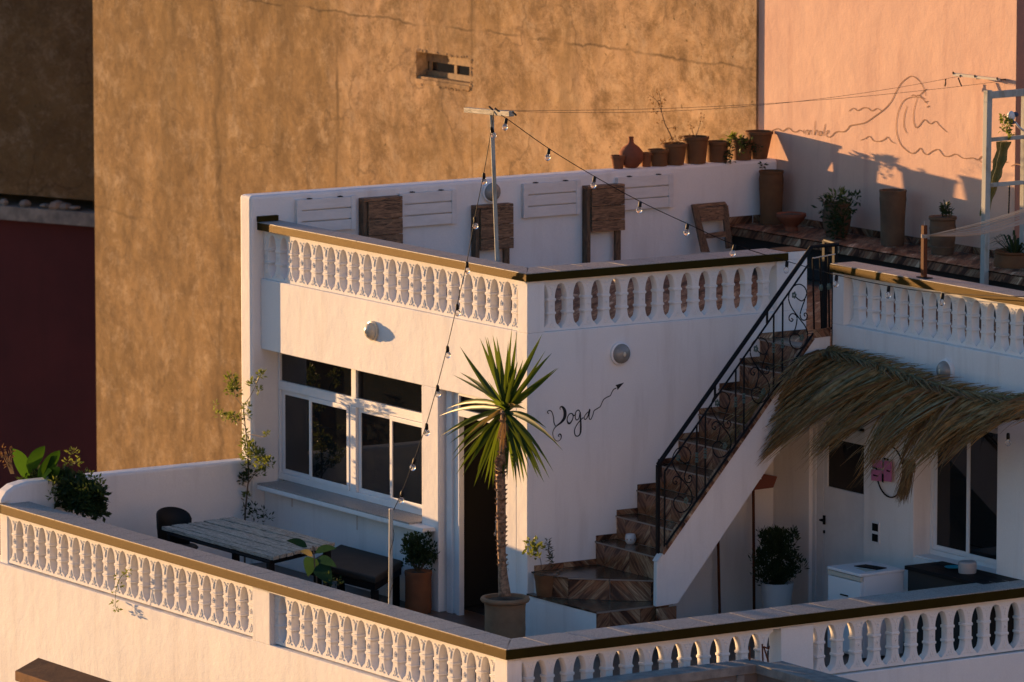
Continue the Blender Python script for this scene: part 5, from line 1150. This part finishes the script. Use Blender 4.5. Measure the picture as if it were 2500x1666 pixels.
for i in range(7):
    c=ON('x',XQ+.05,'S5',(1050,800+i*20))[0]; 
    for k in range(6): a=rg.uniform(-1.2,1.2); p2=c+Vector((rg.uniform(-.05,.1),-.18*math.cos(a),.10*math.sin(a)+.02)); bleaf(b,c,p2,.018,Vector((0,.3,1)),.02)
part('fronds',b,'darkleaf',t)
jar('terrace_planter','clay planter hidden behind the left coping corner',(-2.42,4.3,0),flower(.2,.28,.42),'terra',soil=(.26,.38))
t=plant('rust_plant','thin orange stems at the far left edge beyond the coping','plant',(-2.9,5.6,0)); b=B()
for i in range(5): b.tube(*twig(ON('x',-2.95,'S5',(140+i*10,560),(90+i*15,430),(20+i*30,300-i*12)),.006,.003),5)
for (x,y) in ((20,330),(60,360),(100,430),(30,250),(130,300)): leafs(b,ON('x',-2.95,'S5',(x,y))[0],9,(.04,.04,.04),.05,.02,rg)
part('stems',b,'dryleaf',t); bpy.data.objects[t.name].location
# rubber plant behind coping
t=plant('rubber_plant','young plant with big oval dark green leaves behind the terrace coping','plant',(-2.45,-.2,0)); XR_=-2.52
RL=[((1325,530),(1280,680),.075,'rubber'),((1345,600),(1470,740),.085,'rubber'),((1355,545),(1510,605),.045,'rubber'),((1340,490),(1510,455),.035,'rubber'),((1275,445),(1110,395),.035,'rubber'),((1320,520),(1215,480),.028,'yellowleaf')]
for (a,c,wd,m) in RL:
    p0_=ON('x',XR_,'T',a)[0]; p2=ON('x',XR_-.06,'T',c)[0]; b=B(); bleaf(b,p0_,p2,wd,(p2-p0_).cross(ray(780,1380)),.015); part('leaf',b,m,t,smooth=True)
b=B().tube(catmull([Vector((XR_,P('x',XR_,*Z('T',1350,720)).y,0))]+ON('x',XR_,'T',(1350,700),(1335,600),(1330,520),(1320,435)),4),.008,6); part('stem',b,'stem',t)
b=B()
for i in range(9): leafs(b,ON('x',XR_,'T',(1480+rg.uniform(-60,80),690+rg.uniform(-20,50)))[0],6,(.03,.03,.02),.05,.018,rg)
part('small_leaves',b,'darkleaf',t)
jar('nursery_pot','dark nursery pot behind the coping under the rubber plant',(-2.45,-.3,0),flower(.10,.14,.24),'blackplastic',soil=(.13,.21))
# sprig hanging through the lower balusters
t=plant('hanging_sprig','small leafy sprig poking out through the lower left balusters','plant',(-3.15,2.7,.4)); b=B()
b.tube(*twig(ON('x',-3.14,'R6',(820,850),(770,900),(745,960),(735,1060),(745,1110)),.004,.002),5)
for q,k in [((815,860),10),((790,885),8),((745,900),7),((760,950),6),((730,1060),10),((745,1105),12),((740,1000),4)]: leafs(b,ON('x',-3.14,'R6',q)[0],k,(.025,.025,.02),.045,.02,rg)
part('leaves',b,'yellowleaf' if False else 'leaf',t)
# ================================================= FOREGROUND PARAPETS
f1=thing('neighbour_parapet','weathered grey parapet of the nearest roof with scroll relief panels','wall',(-1.3,-5.2,0)); YN=-5.2
ca,cb,cc_=ON('y',YN-.0,'E',(180,590))[0],P('y',YN,*Z('E',2353,400)),None
R2_={'F':(1760,1540,5.348)}; RG.update(R2_)
kc=ON('y',YN,'F',(450,440))[0]; zt_=kc.z
b=B(); b.box(-6,kc.x+.15,YN,YN+.26,zt_-.085,zt_); b.box(kc.x,kc.x+.30,-9,YN-.001,zt_-.085,zt_); part('coping',b,'concrete',f1,bevel=.006)
b=B(); b.box(-6,kc.x+.14,YN+.02,YN+.22,-7,zt_-.086); b.box(kc.x+.03,kc.x+.26,-9,YN+.019,-7,zt_-.086); part('wall',b,'greywall',f1)
b=B()
for k in range(10):
    x0=kc.x-.15-k*.62; 
    b.box(x0-.05,x0+.03,YN-.0,YN+.019,zt_-.6,zt_-.087)
    for s_ in (-1,1):
        cx=x0-.30+s_*.12; pts=[Vector((cx+s_*(.10-.010*a)*math.cos(a*.9),YN+.012,zt_-.215+(.10-.010*a)*math.sin(a*.9))) for a in np.linspace(0,7.5,16)]; b.tube(pts,.010,5)
part('scroll_relief',b,'concrete',f1)
b=B()
for k in range(4):
    y0=YN-.35-k*.6; pts=[Vector((kc.x+.02,y0+(.1-.01*a)*math.cos(a),zt_-.22+(.1-.01*a)*math.sin(a))) for a in np.linspace(0,7,14)]; b.tube(pts,.010,5)
part('scroll_relief',b,'concrete',f1)
b=B()
for (q0,q1) in (((378,390),(375,205)),((550,430),(540,175)),((620,405),(560,210)),((560,210),(625,240)),((625,240),(630,200))): b.tube(ON('y',YN+.1,'F',q0,q1),.008,5)
tag(link('iron_rods',b.mesh('iron_rods','rustwood')),'bare rusty iron rods sticking up from the grey parapet corner','rod')
f2=thing('front_parapet','brown capped parapet corner at the bottom left edge','wall',(-4.4,1.5,-2))
q=ON('x',-4.2,'R6',(95,1495),(245,1410),(760,1568)); a0,a1,a2=q
d=Vector((0,-1,0)); e1=a1; 
cz=a1.z; xo=-4.2
px0=a1+Vector((-.02,.0,0)); left_=P('z',cz-.03,*Z('R6',95,1495)); 
dirl=(left_-a1); b=B(); yend=-3.0
b.prism([a1,left_,Vector((left_.x,yend,cz-.03)),Vector((a1.x,yend,cz))],(0,0,-.10)); part('coping',b,'terrabrown',f2,bevel=.008)
b=B(); b.prism([a1+Vector((-.03,-.05,-.101)),left_+Vector((.04,-.03,-.071)),Vector((left_.x+.04,yend,cz-.131)),Vector((a1.x-.03,yend,cz-.101))],(0,0,-5)); part('wall',b,'greywall',f2)
# normals: make every mesh consistent
import bmesh
seen=set()
for o in bpy.data.objects:
    if o.type=='MESH' and o.data.name not in seen and not any(k in o.name for k in ('leaf','leaves','frond','lettering','mural','foliage','brush','fold')):
        seen.add(o.data.name); bm=bmesh.new(); bm.from_mesh(o.data); bmesh.ops.recalc_face_normals(bm,faces=bm.faces); bm.to_mesh(o.data); bm.free()
